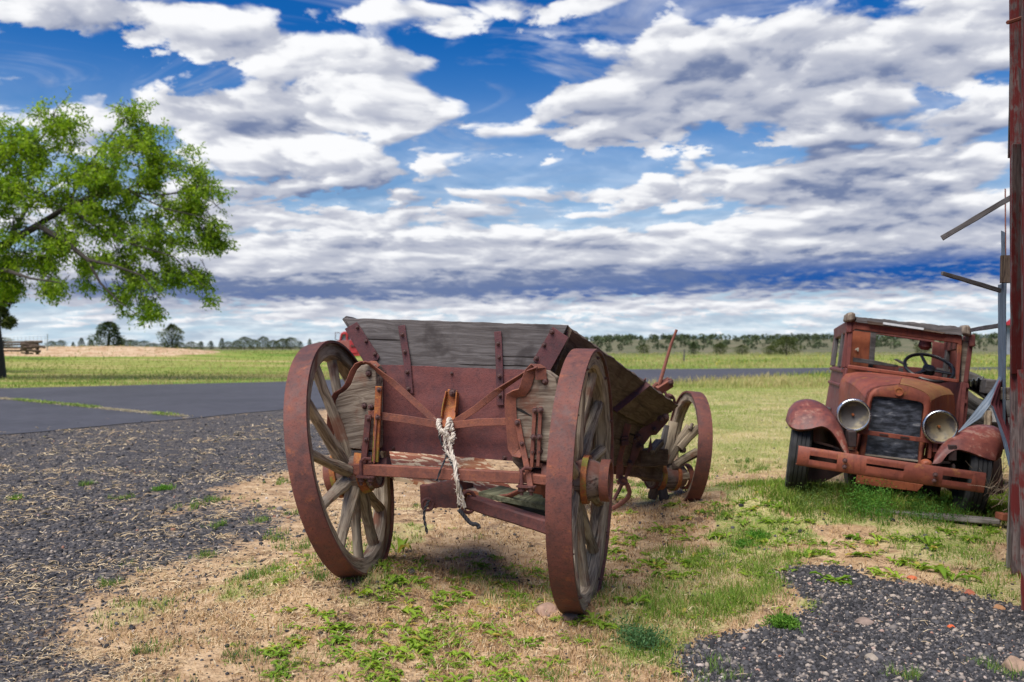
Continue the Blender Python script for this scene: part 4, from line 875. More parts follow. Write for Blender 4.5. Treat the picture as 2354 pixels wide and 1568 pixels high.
# --- bumper: pressed channel with slots cut through
bl_ = tl(t6(165, 1072, -.62)); br_ = tl(t6(1448, 1262, -.62)); L0 = bl_.x; L1 = br_.x
def bz(x_): return bl_.z+(br_.z-bl_.z)*(x_-L0)/(L1-L0)
bm_ = MB(); hh = .075; Lb = L1-L0
cuts = [0, .065, .215, .30, .37, .57, .655, .775, .93, 1.0]; slot = {1: 1, 4: 1, 7: 1}
bow = lambda s_: -.05*math.sin(math.pi*s_)
for i in range(len(cuts)-1):
    s0, s1 = cuts[i], cuts[i+1]
    for (z0, z1) in (((.016, hh), (-hh, -.016)) if i in (1, 7) else ((.022, hh), (-hh, .004)) if i == 4 else ((-hh, hh),)):
        rows = []
        for k in range(7):
            s_ = s0+(s1-s0)*k/6; x_ = L0+Lb*s_; y_ = -.62+bow(s_); zc = bz(x_)
            wob = mnoise.noise((s_*9, 1, 1))*.006; prof_ = []
            if z1 == hh: prof_ += [(y_+.05, hh-.004), (y_+.012, hh)]
            prof_ += [(y_, z1-(.012 if z1 == hh else 0)), (y_-.002+wob, (z0+z1)/2), (y_, z0+(.012 if z0 == -hh else 0))]
            if z0 == -hh: prof_ += [(y_+.012, -hh), (y_+.05, -hh+.004)]
            rows.append([tw_(x_, a, zc+b) for a, b in prof_])
        bm_.sheet(rows, -.006)
bump_o = bm_.build('bumper', M_tred, TRUCK, smooth=50)
bolts([t6(a, b, -.685) for a, b in ((490, 1108), (487, 1150), (1108, 1205), (1100, 1245))], -TB, bump_o, 1.2)
for a, b in ((480, 1130), (1100, 1225)): MB().beam(t6(a, b, -.62), t6(a, b+14, -.05), .06, .07).build('bumper_iron', M_tdark, TRUCK, bevel=.005)
# --- fenders
def fender(lip, ridge, name='fender'):
    lp = [t6(a, b, y_) for a, b, y_ in lip]; rd = [t6(a, b, y_) for a, b, y_ in ridge]; rows = []
    K = 40
    def cat(ps, s_):
        x_ = s_*(len(ps)-1); i = min(int(x_), len(ps)-2); f = x_-i
        p_1, p0, p1, p2 = ps[max(i-1, 0)], ps[i], ps[i+1], ps[min(i+2, len(ps)-1)]
        return .5*((2*p0)+(p1-p_1)*f+(2*p_1-5*p0+4*p1-p2)*f*f+(-p_1+3*p0-3*p1+p2)*f**3)
    for k in range(K+1):
        s_ = k/K; a, b = cat(lp, s_), cat(rd, s_); w_ = (b-a).length; row = [a+TB*.03-TZ*.012, a]
        for j in range(1, 7):
            f = j/6; row.append(a.lerp(b, f)+TZ*(w_*.16*math.sin(math.pi*f*.9))-TB*(w_*.10*math.sin(math.pi*f)))
        c = min(1, s_*1.5)*(1-.85*max(0, min(1, (s_-.7)/.3))); row += [b+TB*(.22*c)-TZ*.03*c, b+TB*(.42*c)-TZ*.16*c, b+TB*(.52*c)-TZ*.38*c]
        rows.append(row)
    return MB().sheet(rows, .004).build(name, M_tfend, TRUCK, smooth=60)
fender([(508, 1085, -.5), (455, 985, -.48), (400, 908, -.46), (335, 872, -.45), (250, 890, -.45), (165, 893, -.43), (115, 868, -.38), (88, 822, -.22)],
       [(520, 1070, -.47), (495, 975, -.42), (462, 890, -.32), (412, 812, -.18), (335, 742, 0), (240, 710, .05), (155, 724, .05), (108, 768, .02)])
fender([(1088, 1130, -.5), (1145, 1120, -.5), (1195, 1062, -.47), (1262, 1032, -.45), (1350, 1052, -.45), (1440, 1086, -.45), (1520, 1106, -.42), (1560, 1080, -.3)],
       [(1098, 1105, -.47), (1130, 1045, -.42), (1180, 980, -.32), (1250, 930, -.18), (1350, 890, 0), (1450, 885, .05), (1530, 905, .05), (1572, 965, .02)])
# apron between the fenders, frame rails, axle, springs
tq([(575, 1200), (1000, 1268), (1028, 1275), (985, 1320), (560, 1265)], -.45, .02, 'apron', M_tor, bev=.004)
tq([(520, 1040), (585, 1050), (575, 1105), (515, 1075)], -.40, .1, 'frame_horn', M_tor, bev=.006); tq([(1020, 1110), (1070, 1100), (1100, 1135), (1060, 1160), (1010, 1165)], -.40, .1, 'frame_horn', M_tor, bev=.02)
for x_ in (-.36, .36): MB().beam(tw_(x_, -.45, .50), tw_(x_, 2.7, .52), .06, .12).build('frame_rail', M_tdark, TRUCK, bevel=.006)
MB().tube([tw_(-.62, 0, .36), tw_(-.4, -.04, .34), tw_(-.3, -.05, .27), tw_(.3, -.05, .27), tw_(.4, -.04, .34), tw_(.62, 0, .36)], .035, 8).build('front_axle', M_tdark, TRUCK)
for x_ in (-.38, .38):
    for k in range(3): MB().tube([tw_(x_, -.45+.08*k, .40-.025*k), tw_(x_, 0, .33-.025*k), tw_(x_, .45-.08*k, .40-.025*k)], .022, 6, flat=.5).build('leaf_spring', M_tdark, TRUCK)
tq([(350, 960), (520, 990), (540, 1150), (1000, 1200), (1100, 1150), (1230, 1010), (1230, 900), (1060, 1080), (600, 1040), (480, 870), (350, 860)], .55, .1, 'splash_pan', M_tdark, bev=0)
tq([(130, 895), (330, 880), (430, 950), (520, 1085), (500, 1180), (330, 1260), (210, 1250)], .42, .02, 'inner_fender_shade', M_tdark, bev=0)  # dark panels added for the shade inside both fenders, closing the view through
tq([(1110, 1110), (1260, 1030), (1560, 1090), (1575, 1330), (1300, 1370), (1100, 1250)], .42, .02, 'inner_fender_shade', M_tdark, bev=0)
tq([(500, 1150), (1150, 1230), (1140, 1360), (520, 1290)], .5, .3, 'underside_shade', M_tdark, bev=0)  # dark slab added to stand for the shade under the truck front
# --- tyres
def truck_wheel(c, yaw, mat=M_rubber, w=.155, Rt=.355, par=TRUCK, M=None, name='wheel'):
    M = M or (Matrix.Translation(c) @ Matrix(((TX.x, TB.x, TZ.x, 0), (TX.y, TB.y, TZ.y, 0), (TX.z, TB.z, TZ.z, 0), (0, 0, 0, 1))) @ Matrix.Rotation(yaw, 4, 'Z'))
    h = w/2
    rim = MB().lathe([(-h*.6, .235), (-h*.6, .25), (-.02, .235), (.02, .235), (h*.6, .25), (h*.6, .235), (.01, .20), (-.02, .1), (-.05, .08), (-.07, .03)], M, 36).build(name, M_tdark, par, smooth=40)
    prof_ = [(-h*.62, .245), (-h*.95, .265), (-h*1.05, .295), (-h*.98, .33), (-h*.86, Rt-.014)]
    for k in range(4):
        a = -h*.82+k*h*.41+.004; b_ = a+h*.41-.008
        prof_ += [(a, Rt-.002), (b_, Rt-.002), (b_+.001, Rt-.012), (b_+.007, Rt-.012)]
    prof_ += [(h*.86, Rt-.014), (h*.98, .33), (h*1.05, .295), (h*.95, .265), (h*.62, .245)]
    ty = MB().lathe(prof_, M, 72).build('tyre', mat, rim, smooth=25)
    me = ty.data; NS = 72; vs = me.vertices                       # notch the shoulders between the tread blocks
    for i in range(len(vs)):
        k = i % NS; ring_ = i//NS
        if ring_ in (4, 5, len(prof_)-6, len(prof_)-7) and k % 4 == 0:
            p = M.inverted() @ vs[i].co; p.y *= .965; p.z *= .965; vs[i].co = M @ p
    return rim
truck_wheel(tw_(-.70, -.05, .335), R(-4)); truck_wheel(tw_(.60, -.10, .34), R(-3))
truck_wheel(tw_(.55, 2.9, .38), 0)
# ------------------------------------------------------------------ scrap piled between truck and barn
def scrap_tire(c, ax, label, Rt=.36, w=.16):
    M = frame(c, ax); T_ = thing('scrap_tire', label, 'tyre', c); h = w/2
    prof_ = [(-h*.6, Rt*.58), (-h, Rt*.72), (-h, Rt*.88), (-h*.8, Rt-.01)]
    for k in range(4): a = -h*.78+k*h*.39; prof_ += [(a+.003, Rt), (a+h*.39-.006, Rt), (a+h*.39-.004, Rt-.01)]
    prof_ += [(h*.8, Rt-.01), (h, Rt*.88), (h, Rt*.72), (h*.6, Rt*.58), (h*.45, Rt*.62), (h*.7, Rt*.75), (h*.6, Rt*.93), (-h*.6, Rt*.93), (-h*.7, Rt*.75), (-h*.45, Rt*.62)]
    MB().lathe(prof_, M, 56, closed=True).build('casing', M_rubber2, T_, smooth=30)
M_rubber2 = plain('dusty_rubber', (.075, .07, .066), .9, var=.4, scale=20)
scrap_tire(t6(1400, 668, 2.05), (.35, -.55, .75), 'worn dusty tyre lying on top of the scrap beside the truck cab', .34, .17)
scrap_tire(t6(1400, 790, 2.0), (.2, -.3, .9), 'dark tyre under the worn one in the scrap pile', .36, .17)
scrap_tire(t6(1395, 900, 2.1), (.1, -.2, .95), 'lowest tyre of the scrap pile behind the bent sheet metal', .37, .18)
SP = MB(); rows = []
for i in range(25):
    s_ = i/24; rows.append([t6(1345+95*s_, 556-18*s_+60*f+10*math.sin(s_*18), 1.9+.5*f) for f in (0, .5, 1)])
tag(SP.sheet(rows, .003).build('corrugated_offcut', plain('galvanised', (.33, .38, .43), .45, .6), smooth=60), 'small curled offcut of grey corrugated metal lying on the tyres', 'sheet metal')
tag(MB().beam(t6(1430, 596, 1.85), t6(1515, 606, 1.85), .2, .14, n=4, wob=.006).build('timber_block', M_wgrey, bevel=.006), 'short grey block of timber on top of the tyre pile', 'timber')
tag(MB().slab(t6(1480, 750, 1.5), t6(1540, 760, 1.5), t6(1545, 840, 1.5), t6(1485, 845, 1.5), TB*.05, 6, 6, .006, .004, 4).build('white_panel', plain('chalky_paint', (.42, .41, .40), .8)), 'pale grey panel scrap tucked behind the bent sheet metal', 'panel')
tag(MB().beam(t6(1470, 770, 1.45), t6(1462, 890, 1.4), .06, .05, n=6, wob=.006).build('split_stake', M_wspoke, bevel=.004), 'broken bare wooden stake standing in the scrap beside the fender', 'stake')

# ------------------------------------------------------------------ the red barn at the right edge
BD = Vector((math.sin(R(26)), math.cos(R(26)), 0)); BN = Vector((-math.cos(R(26)), math.sin(R(26)), 0))     # along the wall, and out of it to the left
B0 = Vector((2.70, 4.70, 0))
BARN = thing('barn', 'weathered red wooden barn with peeling boards at the edge of the yard', 'barn', (2.62, 4.7, 0))
M_red = wood('barn_red', light=(.20, .16, .15), dark=(.06, .04, .04), stain=(.10, .03, .03), stain_amt=.3, paint=(.13, .02, .019), paint_amt=.40)
M_redd = wood('barn_red_dark', light=(.15, .12, .12), dark=(.05, .03, .03), stain=(.1, .02, .02), paint=(.17, .018, .022), paint_amt=.5)
M_corr_r = plain('red_sheet', (.42, .055, .05), .5, .1, var=.3, scale=8); M_galv = plain('zinc_sheet', (.11, .14, .18), .55, .25, var=.3, scale=9)
M_maroon = plain('maroon_sheet', (.17, .045, .055), .5, .1, var=.3, scale=8)
def wl(t_, z_, out=0.0): return B0+BD*t_+BN*out+EZ*z_
WT = 4.3
tt = -.55; k = 0                                              # vertical boards, each its own piece
while tt < .86:
    w = random.uniform(.13, .19); z0 = random.uniform(-.02, .02)+hz1(*(wl(tt, 0)[:2])); last = tt+w > .86
    mat = M_red if random.random() < .7 else M_redd
    MB().slab(wl(tt, z0, .02*random.random()), wl(tt, WT, .02*random.random()), wl(tt+w-.008, WT, .01), wl(tt+w-.008, z0, .012), BN*-.022, 24, 2, .003, .003, k).build('board', mat, BARN); tt += w; k += 1
# corner timbers seen end on, with a grey batten nailed over
MB().beam(wl(.90, 0, .02), wl(.90, WT, .03), .09, .09, BN, n=8, wob=.004).build('corner_post', M_red, BARN, bevel=.006)
MB().beam(wl(1.02, .75, -.01), wl(1.00, 3.0, .0), .10, .05, BN, n=8, wob=.004).build('board', M_red, BARN, bevel=.004)
MB().slab(P(2314, 1306, 5.70), P(2331, 853, 5.60), P(2352, 853, 5.62), P(2336, 1310, 5.72), Vector((.06, .12, 0)), 40, 3, .006, .004, 71).build('batten', M_wpale, BARN, bevel=.004)
MB().slab(P(2326, 28, 5.65), P(2319, 360, 5.66), P(2326, 360, 5.7), P(2331, 28, 5.7), Vector((.02, .05, 0)), 30, 2, .008, .004, 72).build('batten', M_wside, BARN)
MB().slab(P(2331, 20, 5.5), P(2324, 350, 5.5), P(2342, 350, 5.5), P(2350, 20, 5.5), Vector((.02, .05, 0)), 30, 2, .004, .004, 73).build('batten', M_wgrey, BARN, bevel=.003)
MB().slab(P(2327, 330, 5.45), P(2324, 860, 5.45), P(2352, 860, 5.48), P(2352, 330, 5.48), Vector((.02, .05, 0)), 30, 2, .004, .004, 75).build('board', M_red, BARN, bevel=.003)
MB().slab(P(2338, 850, 5.3), P(2347, 1410, 4.78), P(2372, 1440, 4.76), P(2360, 850, 5.3), Vector((.05, .05, 0)), 30, 4, .004, .006, 74).build('board', M_red, BARN, bevel=.003)
MB().tube([P(2316, 52, 5.4), P(2335, 46, 5.42), P(2370, 34, 5.44)], .012, 6).build('hook', M_strap, BARN)
# far walls and roof so that the barn is a building
for a, b, n in ((wl(.9, 0), wl(.9, 0, -1.1), 6), (wl(.9, 0, -1.1), wl(7.5, 0, -1.1), 36), (wl(-.55, 0), wl(-.55, 0, -7), 40)):
    for i in range(n):
        p, q_ = a.lerp(b, i/n), a.lerp(b, (i+.96)/n); MB().slab(p, p+EZ*WT, q_+EZ*WT, q_, (b-a).cross(EZ).normalized()*.02, 4, 2, 0, 0, i).build('board', M_red, BARN)
rid = WT+1.7
for a, b in ((0.12, -4), (-7.12, -4), (-1.0, -4)):
    MB().slab(wl(7.6 if a < 0 else 1.0, WT-.02, a), wl(-.8, WT-.02, a), wl(-.8, rid, b), wl(7.6 if a < 0 else 1.0, rid, b), EZ*.05, 6, 4, 0, 0, 5).build('roof', M_maroon, BARN)
# collapsed lean-to: posts, loose boards and sheet iron beyond the corner
MB().beam(wl(2.05, 0, -.30), wl(2.05, 2.35, -.30), .10, .10, BN, n=6, wob=.004).build('post', M_wside, BARN, bevel=.006)
MB().beam(wl(1.35, 0, -.2), wl(1.35, 2.0, -.2), .09, .09, BN).build('post', M_redd, BARN, bevel=.006); MB().beam(wl(3.6, 0, -.55), wl(3.6, 2.0, -.55), .1, .1, BN).build('post', M_wside, BARN)
MB().beam(P(2300, 905, 6.6), P(2345, 905, 6.3), .09, .09).build('rail', M_wbrown, BARN, bevel=.005)
MB().slab(wl(1.2, 0, -.45), wl(3.6, 0, -.75), wl(3.6, 1.15, -.75), wl(1.2, 1.2, -.45), BN*-.03, 8, 4, .01, .01, 4).build('back_wall', M_wside, BARN)
def corr(A, B, C, D, n, amp, mat, nrm, name='sheet_iron', ny=8):
    rows = []; A, B, C, D, nrm = map(Vector, (A, B, C, D, nrm)); nrm = nrm.normalized()
    for i in range(n*6+1):
        s_ = i/(n*6); rows.append([A.lerp(B, s_).lerp(D.lerp(C, s_), j/ny)+nrm*(amp*math.sin(s_*n*2*math.pi)+mnoise.noise((s_*3, j*.4, 5))*.01) for j in range(ny+1)])
    return MB().sheet(rows, .002).build(name, mat, BARN, smooth=60)
corr(P(2296, 655, 6.75), P(2313, 650, 6.4), P(2311, 975, 6.4), P(2297, 960, 6.75), 4, .01, M_galv, (-.9, -.4, 0))
corr(P(2303, 530, 6.7), P(2310, 535, 6.55), P(2313, 700, 6.5), P(2304, 700, 6.7), 2, .008, M_galv, (-.9, -.4, 0))
MB().beam(P(2318, 588, 6.5), P(2317, 650, 6.5), .09, .10, BN).build('block', M_wside, BARN)
# the peeled sheet: a grey tongue bent down to the truck, a maroon face hanging back
D6 = lambda a, b, Y: P(1777.8+.3362*a, 686.6+.3362*b, Y)
def tri_sheet(left, right, mat, amp, n, name='sheet_iron'):
    rows = []; K = 26
    def at_(pl, s_):
        x_ = s_*(len(pl)-1); i = min(int(x_), len(pl)-2); return pl[i].lerp(pl[i+1], x_-i)
    for k_ in range(K+1):
        s_ = k_/K; a, b = at_(left, s_), at_(right, s_); w_ = (b-a).length; nr = (b-a).cross(at_(left, min(1, s_+.05))-at_(left, max(0, s_-.05))).normalized()
        rows.append([a.lerp(b, j/24)+nr*(amp*math.sin(j/24*n*2*math.pi)*min(1, w_/.12)) for j in range(25)])
    return MB().sheet(rows, .002).build(name, mat, BARN, smooth=60)
tri_sheet([D6(1553, 525, 6.75), D6(1500, 610, 6.7), D6(1440, 690, 6.65), D6(1360, 790, 6.6), D6(1262, 912, 6.55)], [D6(1563, 548, 6.5), D6(1530, 640, 6.5), D6(1480, 730, 6.5), D6(1420, 815, 6.5), D6(1268, 913, 6.53)], M_galv, .010, 3)
tri_sheet([D6(1552, 560, 6.5), D6(1515, 650, 6.42), D6(1490, 715, 6.4), D6(1520, 800, 6.36), D6(1572, 950, 6.25), D6(1625, 1080, 6.1)], [D6(1564, 550, 6.6), D6(1578, 660, 6.6), D6(1590, 760, 6.55), D6(1602, 840, 6.5), D6(1620, 960, 6.4), D6(1632, 1090, 6.2)], M_maroon, .009, 4)
tri_sheet([D6(1488, 728, 6.39), D6(1535, 860, 6.3), D6(1570, 980, 6.22), D6(1600, 1110, 6.12), D6(1618, 1180, 6.02)], [D6(1502, 738, 6.34), D6(1560, 880, 6.24), D6(1600, 990, 6.15), D6(1622, 1100, 6.05), D6(1622, 1182, 6.0)], M_galv, .004, 2)
for a, b, w, h in ((P(2165, 548, 6.3), P(2326, 453, 6.1), .035, .028), (P(2165, 628, 6.5), P(2300, 668, 6.6), .03, .022), (P(2232, 759, 8.2), P(2305, 747, 6.8), .035, .03)):
    MB().beam(a, b, .02, w, n=6, wob=.002).build('loose_board', M_wgrey, BARN, bevel=.003)
MB().tube([P(2311, 434, 8.0), P(2312, 600, 8.0)], .006, 5).build('rod', M_strap, BARN)
# ------------------------------------------------------------------ scattered timber and bricks
tag(MB().slab(P(2012, 1168, 7.05), P(2300, 1190, 6.75), P(2300, 1196, 6.66), P(2012, 1173, 6.98), (0, 0, -.035), 40, 3, .006, .006, 81).build('ground_timber', M_wpale, bevel=.006), 'long grey timber lying in the grass in front of the truck', 'timber')
tag(MB().beam(P(2295, 1186, 6.7), P(2330, 1190, 6.7), .1, .05).build('brick', plain('brick', (.30, .09, .045), .85), bevel=.006), 'orange brick lying by the barn corner behind the timber', 'brick')
def stone(u, v, r, col, label, sq=.6):
    x_, y_ = G(u, v); me = bpy.data.meshes.new('stone'); bm = bmesh.new(); bmesh.ops.create_icosphere(bm, subdivisions=3, radius=r)
    for vv in bm.verts:
        n_ = mnoise.noise(vv.co/r*1.1+Vector((u, v, 0))); vv.co *= 1+n_*.35; vv.co.z *= sq
        for d in (Vector((.7, .3, .6)), Vector((-.6, .5, .5)), Vector((.1, -.8, .5))):
            e = vv.co.dot(d.normalized()); lim = r*.62
            if e > lim: vv.co -= d.normalized()*(e-lim)*.8
    bm.to_mesh(me); bm.free(); me.shade_smooth(); me.set_sharp_from_angle(angle=R(30)); me.materials.append(plain('stone', col, .9, var=.35, scale=25, bumpd=.006))
    o = put('stone', me); o.location = (x_, y_, hz1(x_, y_)+r*.2); tag(o, label, 'stone')
stone(1258, 1408, .065, (.30, .19, .14), 'pinkish rough stone wedged against the near wheel'); stone(1312, 1422, .05, (.20, .12, .08), 'flat brown stone under the near wheel rim', .4)
stone(788, 1258, .035, (.12, .11, .11), 'small dark grey stone in the stubble in front of the far wheel'); stone(1985, 1432, .045, (.22, .16, .13), 'brown flat stone among the dark gravel', .35)
stone(2095, 1330, .03, (.45, .12, .05), 'orange brick chip at the upper edge of the dark gravel', .4); stone(2228, 1365, .03, (.30, .09, .05), 'dark red brick chip near the barn wall', .6)
stone(2185, 1443, .02, (.55, .10, .03), 'bright orange brick chip in the middle of the dark gravel', .6); stone(2332, 1535, .055, (.30, .20, .14), 'tan stone in the gravel by the bottom of the barn wall', .7)
stone(2295, 1400, .03, (.35, .18, .09), 'rusty brown pebble close to the barn boards', .6); stone(2000, 1515, .03, (.3, .25, .2), 'pale pebble low in the dark gravel', .7)
stone(945, 1318, .03, (.05, .05, .05), 'black cinder lump among the yellow-green weeds'); stone(378, 1297, .03, (.035, .035, .037), 'black stone lying on the straw', .7)

# ------------------------------------------------------------------ trees
def leaf_quads(pos, dirs, L, Wd, cols):
    "diamond leaves: pos (N,3), dirs (N,3) -> verts, quads, colours"
    N = len(pos); up = rng.normal(size=(N, 3)); up[:, 2] += .6
    d = dirs/np.linalg.norm(dirs, axis=1, keepdims=True); s_ = np.cross(d, up); s_ /= np.linalg.norm(s_, axis=1, keepdims=True)+1e-9
    L = np.broadcast_to(L, N)[:, None]; Wd = np.broadcast_to(Wd, N)[:, None]; nrm = np.cross(d, s_)
    v = np.stack([pos, pos+d*L*.5+s_*Wd*.5+nrm*L*.05, pos+d*L, pos+d*L*.5-s_*Wd*.5+nrm*L*.05], 1).reshape(-1, 3)
    f = np.arange(4*N).reshape(N, 4); c = np.repeat(cols, 4, axis=0); return v, f, c
M_leaf = leafy('leaves', .5, .5); M_needle = leafy('needles', .8, .12, .15); M_bark = wood('bark', light=(.06, .05, .042), dark=(.018, .015, .013), stain=(.04, .034, .03), contrast=1.5)
def big_tree():
    Yt = 40.0; base = P(-28, 868, Yt); base.z = hz1(base.x, base.y)-.1
    T_ = thing('tree', 'large leafy green tree with drooping branches at the edge of the lawn', 'tree', base)
    Q = lambda u, v, dy=0.0: P(u, v, Yt+dy)
    tr = MB().tube([base, Q(-24, 830), Q(-30, 760, .2), Q(-34, 690, .2), Q(-44, 620, 0), Q(-60, 540, 0), Q(-70, 460, 0), Q(-60, 360, 0), Q(-40, 280, 0)], [.75, .60, .55, .52, .46, .40, .3, .2, .08], 12)
    limbs = [[(-50, 600, 0, .26), (20, 555, -1, .22), (92, 514, -1.5, .17), (155, 475, -2, .14), (211, 451, -2, .11), (291, 437, -2.2, .08), (357, 451, -2.5, .05), (430, 440, -2.5, .03)],
             [(-40, 600, 0, .26), (40, 545, -2, .22), (89, 519, -2.5, .18), (155, 559, -3, .15), (202, 597, -3.2, .11), (263, 611, -3.5, .08), (328, 634, -3.5, .05), (370, 690, -3.5, .025)],
             [(155, 475, -2, .12), (220, 520, -2.6, .08), (300, 560, -3, .05), (400, 590, -3, .03), (470, 660, -3, .02)], [(202, 597, -3.2, .10), (230, 650, -3.4, .07), (270, 690, -3.4, .04), (310, 720, -3.4, .02)],
             [(155, 475, -2, .10), (190, 400, -1.5, .07), (240, 330, -1.2, .05), (300, 260, -1, .025)], [(-60, 520, 0, .22), (-10, 440, 1, .16), (50, 370, 1.5, .11), (110, 300, 1.5, .06), (130, 250, 1.5, .03)],
             [(291, 437, -2.2, .07), (360, 400, -2, .045), (430, 390, -1.8, .03), (480, 400, -1.8, .02)], [(291, 437, -2.2, .06), (380, 480, -3, .04), (470, 500, -3, .025), (525, 510, -3, .015)],
             [(-40, 630, 0, .2), (10, 620, -3, .13), (70, 640, -4, .07), (140, 650, -4, .03)], [(20, 555, -1, .15), (60, 480, 2, .1), (120, 430, 3, .06), (200, 380, 3, .03)]]
    for lb_ in limbs: tr.tube([Q(a, b, c) for a, b, c, _ in lb_], [r_*.72 for *_, r_ in lb_], 7)
    tr.build('trunk', M_bark, T_)
    lobes = [(30, 330, 80, 55), (130, 275, 62, 45), (95, 350, 90, 60), (300, 275, 52, 42), (320, 330, 80, 60), (250, 385, 110, 70), (200, 440, 110, 70), (400, 370, 70, 55), (440, 430, 75, 60), (370, 440, 85, 60), (470, 490, 55, 50), (500, 540, 38, 32),
             (420, 530, 80, 50), (330, 540, 90, 55), (300, 640, 80, 50), (320, 700, 58, 40), (370, 620, 48, 45), (440, 620, 38, 38), (475, 670, 28, 25), (50, 440, 120, 80), (50, 560, 110, 70), (150, 560, 90, 60), (130, 640, 90, 35), (230, 600, 80, 50), (20, 650, 60, 35), (-60, 400, 120, 110), (-60, 560, 110, 90), (240, 500, 80, 50), (-150, 480, 120, 130)]
    pts = []; 
    for (a, b, ra, rb) in lobes:
        n = int(ra*rb*.10)
        while n > 0:
            d = rng.normal(size=3); d /= np.linalg.norm(d); rr = rng.random()**.42
            u, v, dy = a+d[0]*ra*rr, b+d[1]*rb*rr, d[2]*ra*rr/52*.85-1.8
            gap = mnoise.noise((u*.022, v*.026, dy*.5))+.8*mnoise.noise((u*.06, v*.07, dy*.9))
            if gap < .15: n -= .62; continue
            pts.append(Q(u, v, dy)); n -= 1
    pts = np.array([p[:] for p in pts]); K = 12; N = len(pts)
    out = pts-np.array(Q(60, 520, 0)); out /= np.linalg.norm(out, axis=1, keepdims=True)+1e-6
    tw_d = out*.7+rng.normal(size=(N, 3))*.5; tw_d[:, 2] -= .45; tw_d /= np.linalg.norm(tw_d, axis=1, keepdims=True)
    s_ = rng.random((N, K, 1)); pos = pts[:, None]+tw_d[:, None]*s_*.55+rng.normal(size=(N, K, 3))*.06
    ld = tw_d[:, None]*.6+rng.normal(size=(N, K, 3))*.8; ld[..., 2] -= .35
    tone = rng.random((N, 1, 1))**1.3*.85+rng.random((N, K, 1))*.4
    c = np.array([.09, .20, .011])*(1-tone*.8)+np.array([.42, .55, .035])*tone*.8
    c[rng.random((N, K)) < .05] = (.30, .36, .05)
    v, f, cc = leaf_quads(pos.reshape(-1, 3), ld.reshape(-1, 3), rng.uniform(.13, .21, N*K), rng.uniform(.055, .085, N*K), c.reshape(-1, 3))
    put('crown', raw_mesh('crown', v, f, M_leaf, cc), T_)
    tm = MB()
    for i in range(0, N, 3):
        p = Vector(pts[i]); d = Vector(tw_d[i]); tm.tube([p-d*.5+Vector((0, 0, .06)), p, p+d*.5], [.014, .010, .005], 3, cap=False)
    tm.build('twigs', M_bark, T_, recalc=False)['kind'] = 'stuff'
big_tree()
def conifer_mesh(h, rad, n, shape, seed, dark=(.030, .048, .016), light=(.085, .115, .035), leaf=.2):
    "crown of short needle sprays about an upright axis; shape(t) gives the half width at height t"
    r_ = np.random.default_rng(seed); t_ = r_.random(n)**.85; a = r_.random(n)*2*math.pi; lump = np.array([mnoise.noise((math.cos(x_)*1.4, math.sin(x_)*1.4, y_*4+seed)) for x_, y_ in zip(a, t_)])
    rr = rad*np.array([shape(x_) for x_ in t_])*(1+lump*.75)*(r_.random(n)**.45); p = np.stack([np.cos(a)*rr, np.sin(a)*rr, h*(.05+t_*.95)], -1)
    d = np.stack([np.cos(a), np.sin(a), .7+r_.normal(size=n)*.5], -1)+r_.normal(size=(n, 3))*.35
    k = np.clip(lump*.7+.4+r_.normal(size=n)*.25, 0, 1)[:, None]; c = np.array(dark)*(1-k)+np.array(light)*k
    v, f, cc = leaf_quads(p, d, r_.uniform(.6, 1.3, n)*leaf, r_.uniform(.35, .6, n)*leaf, c); return raw_mesh('crown', v, f, M_needle, cc)
def trunk_mesh(h, r0): m = MB().tube([(0, 0, -.3), (.02, 0, h*.3), (0, .02, h*.75)], [r0, r0*.7, r0*.25], 7); o = m.build('trunk', M_bark); me = o.data; bpy.data.objects.remove(o); return me
CONE = lambda t_: (1-t_)**.55*min(1, t_*5+.45); ROUND = lambda t_: math.sqrt(max(0, 1-(2*t_-.9)**2*.9)) if t_ < .98 else .1; VASE = lambda t_: .55+.45*t_ if t_ < .7 else (1-t_)*2.6+.1
KINDS = {}
def tree(kind, u, vb, vt, Y, label, cat='tree', name='juniper_tree', group=None, wide=1.0):
    h0, r0 = KINDS[kind][2:]; p = P(u, vb, Y); p.z = hz1(p.x, p.y); h = (vb-vt)/FPX*Y; s_ = h/h0
    T_ = thing(name, label, cat, p, group); M = Matrix.Translation(p) @ Matrix.Rotation(random.uniform(0, 6), 4, 'Z') @ Matrix.Diagonal((s_*wide, s_*wide, s_, 1))
    put('crown', KINDS[kind][0], T_, M=M); put('trunk', KINDS[kind][1], T_, M=M); return T_
KINDS['cone'] = (conifer_mesh(4, 1.25, 2600, CONE, 1), trunk_mesh(4, .14), 4, 1.25); KINDS['cone2'] = (conifer_mesh(4, 1.5, 2400, CONE, 5), trunk_mesh(4, .14), 4, 1.5)
KINDS['round'] = (conifer_mesh(3, 2.0, 2600, ROUND, 2, (.035, .05, .014), (.115, .135, .035)), trunk_mesh(3, .14), 3, 2.0); KINDS['vase'] = (conifer_mesh(4, 1.35, 2400, VASE, 3, (.04, .055, .02), (.12, .145, .05), .22), trunk_mesh(4, .12), 4, 1.35)
tree('cone', 250, 806, 735, 92, wide=2.1, label= 'dark green bushy young pine behind the dirt mound'); tree('vase', 395, 808, 742, 90, wide=1.3, label= 'thin greyish green juniper with ragged top beyond the mound', name='juniper_tree')
tree('cone2', 275, 806, 770, 92.5, 'low side bush growing at the foot of the dark young pine', name='bush', cat='bush')
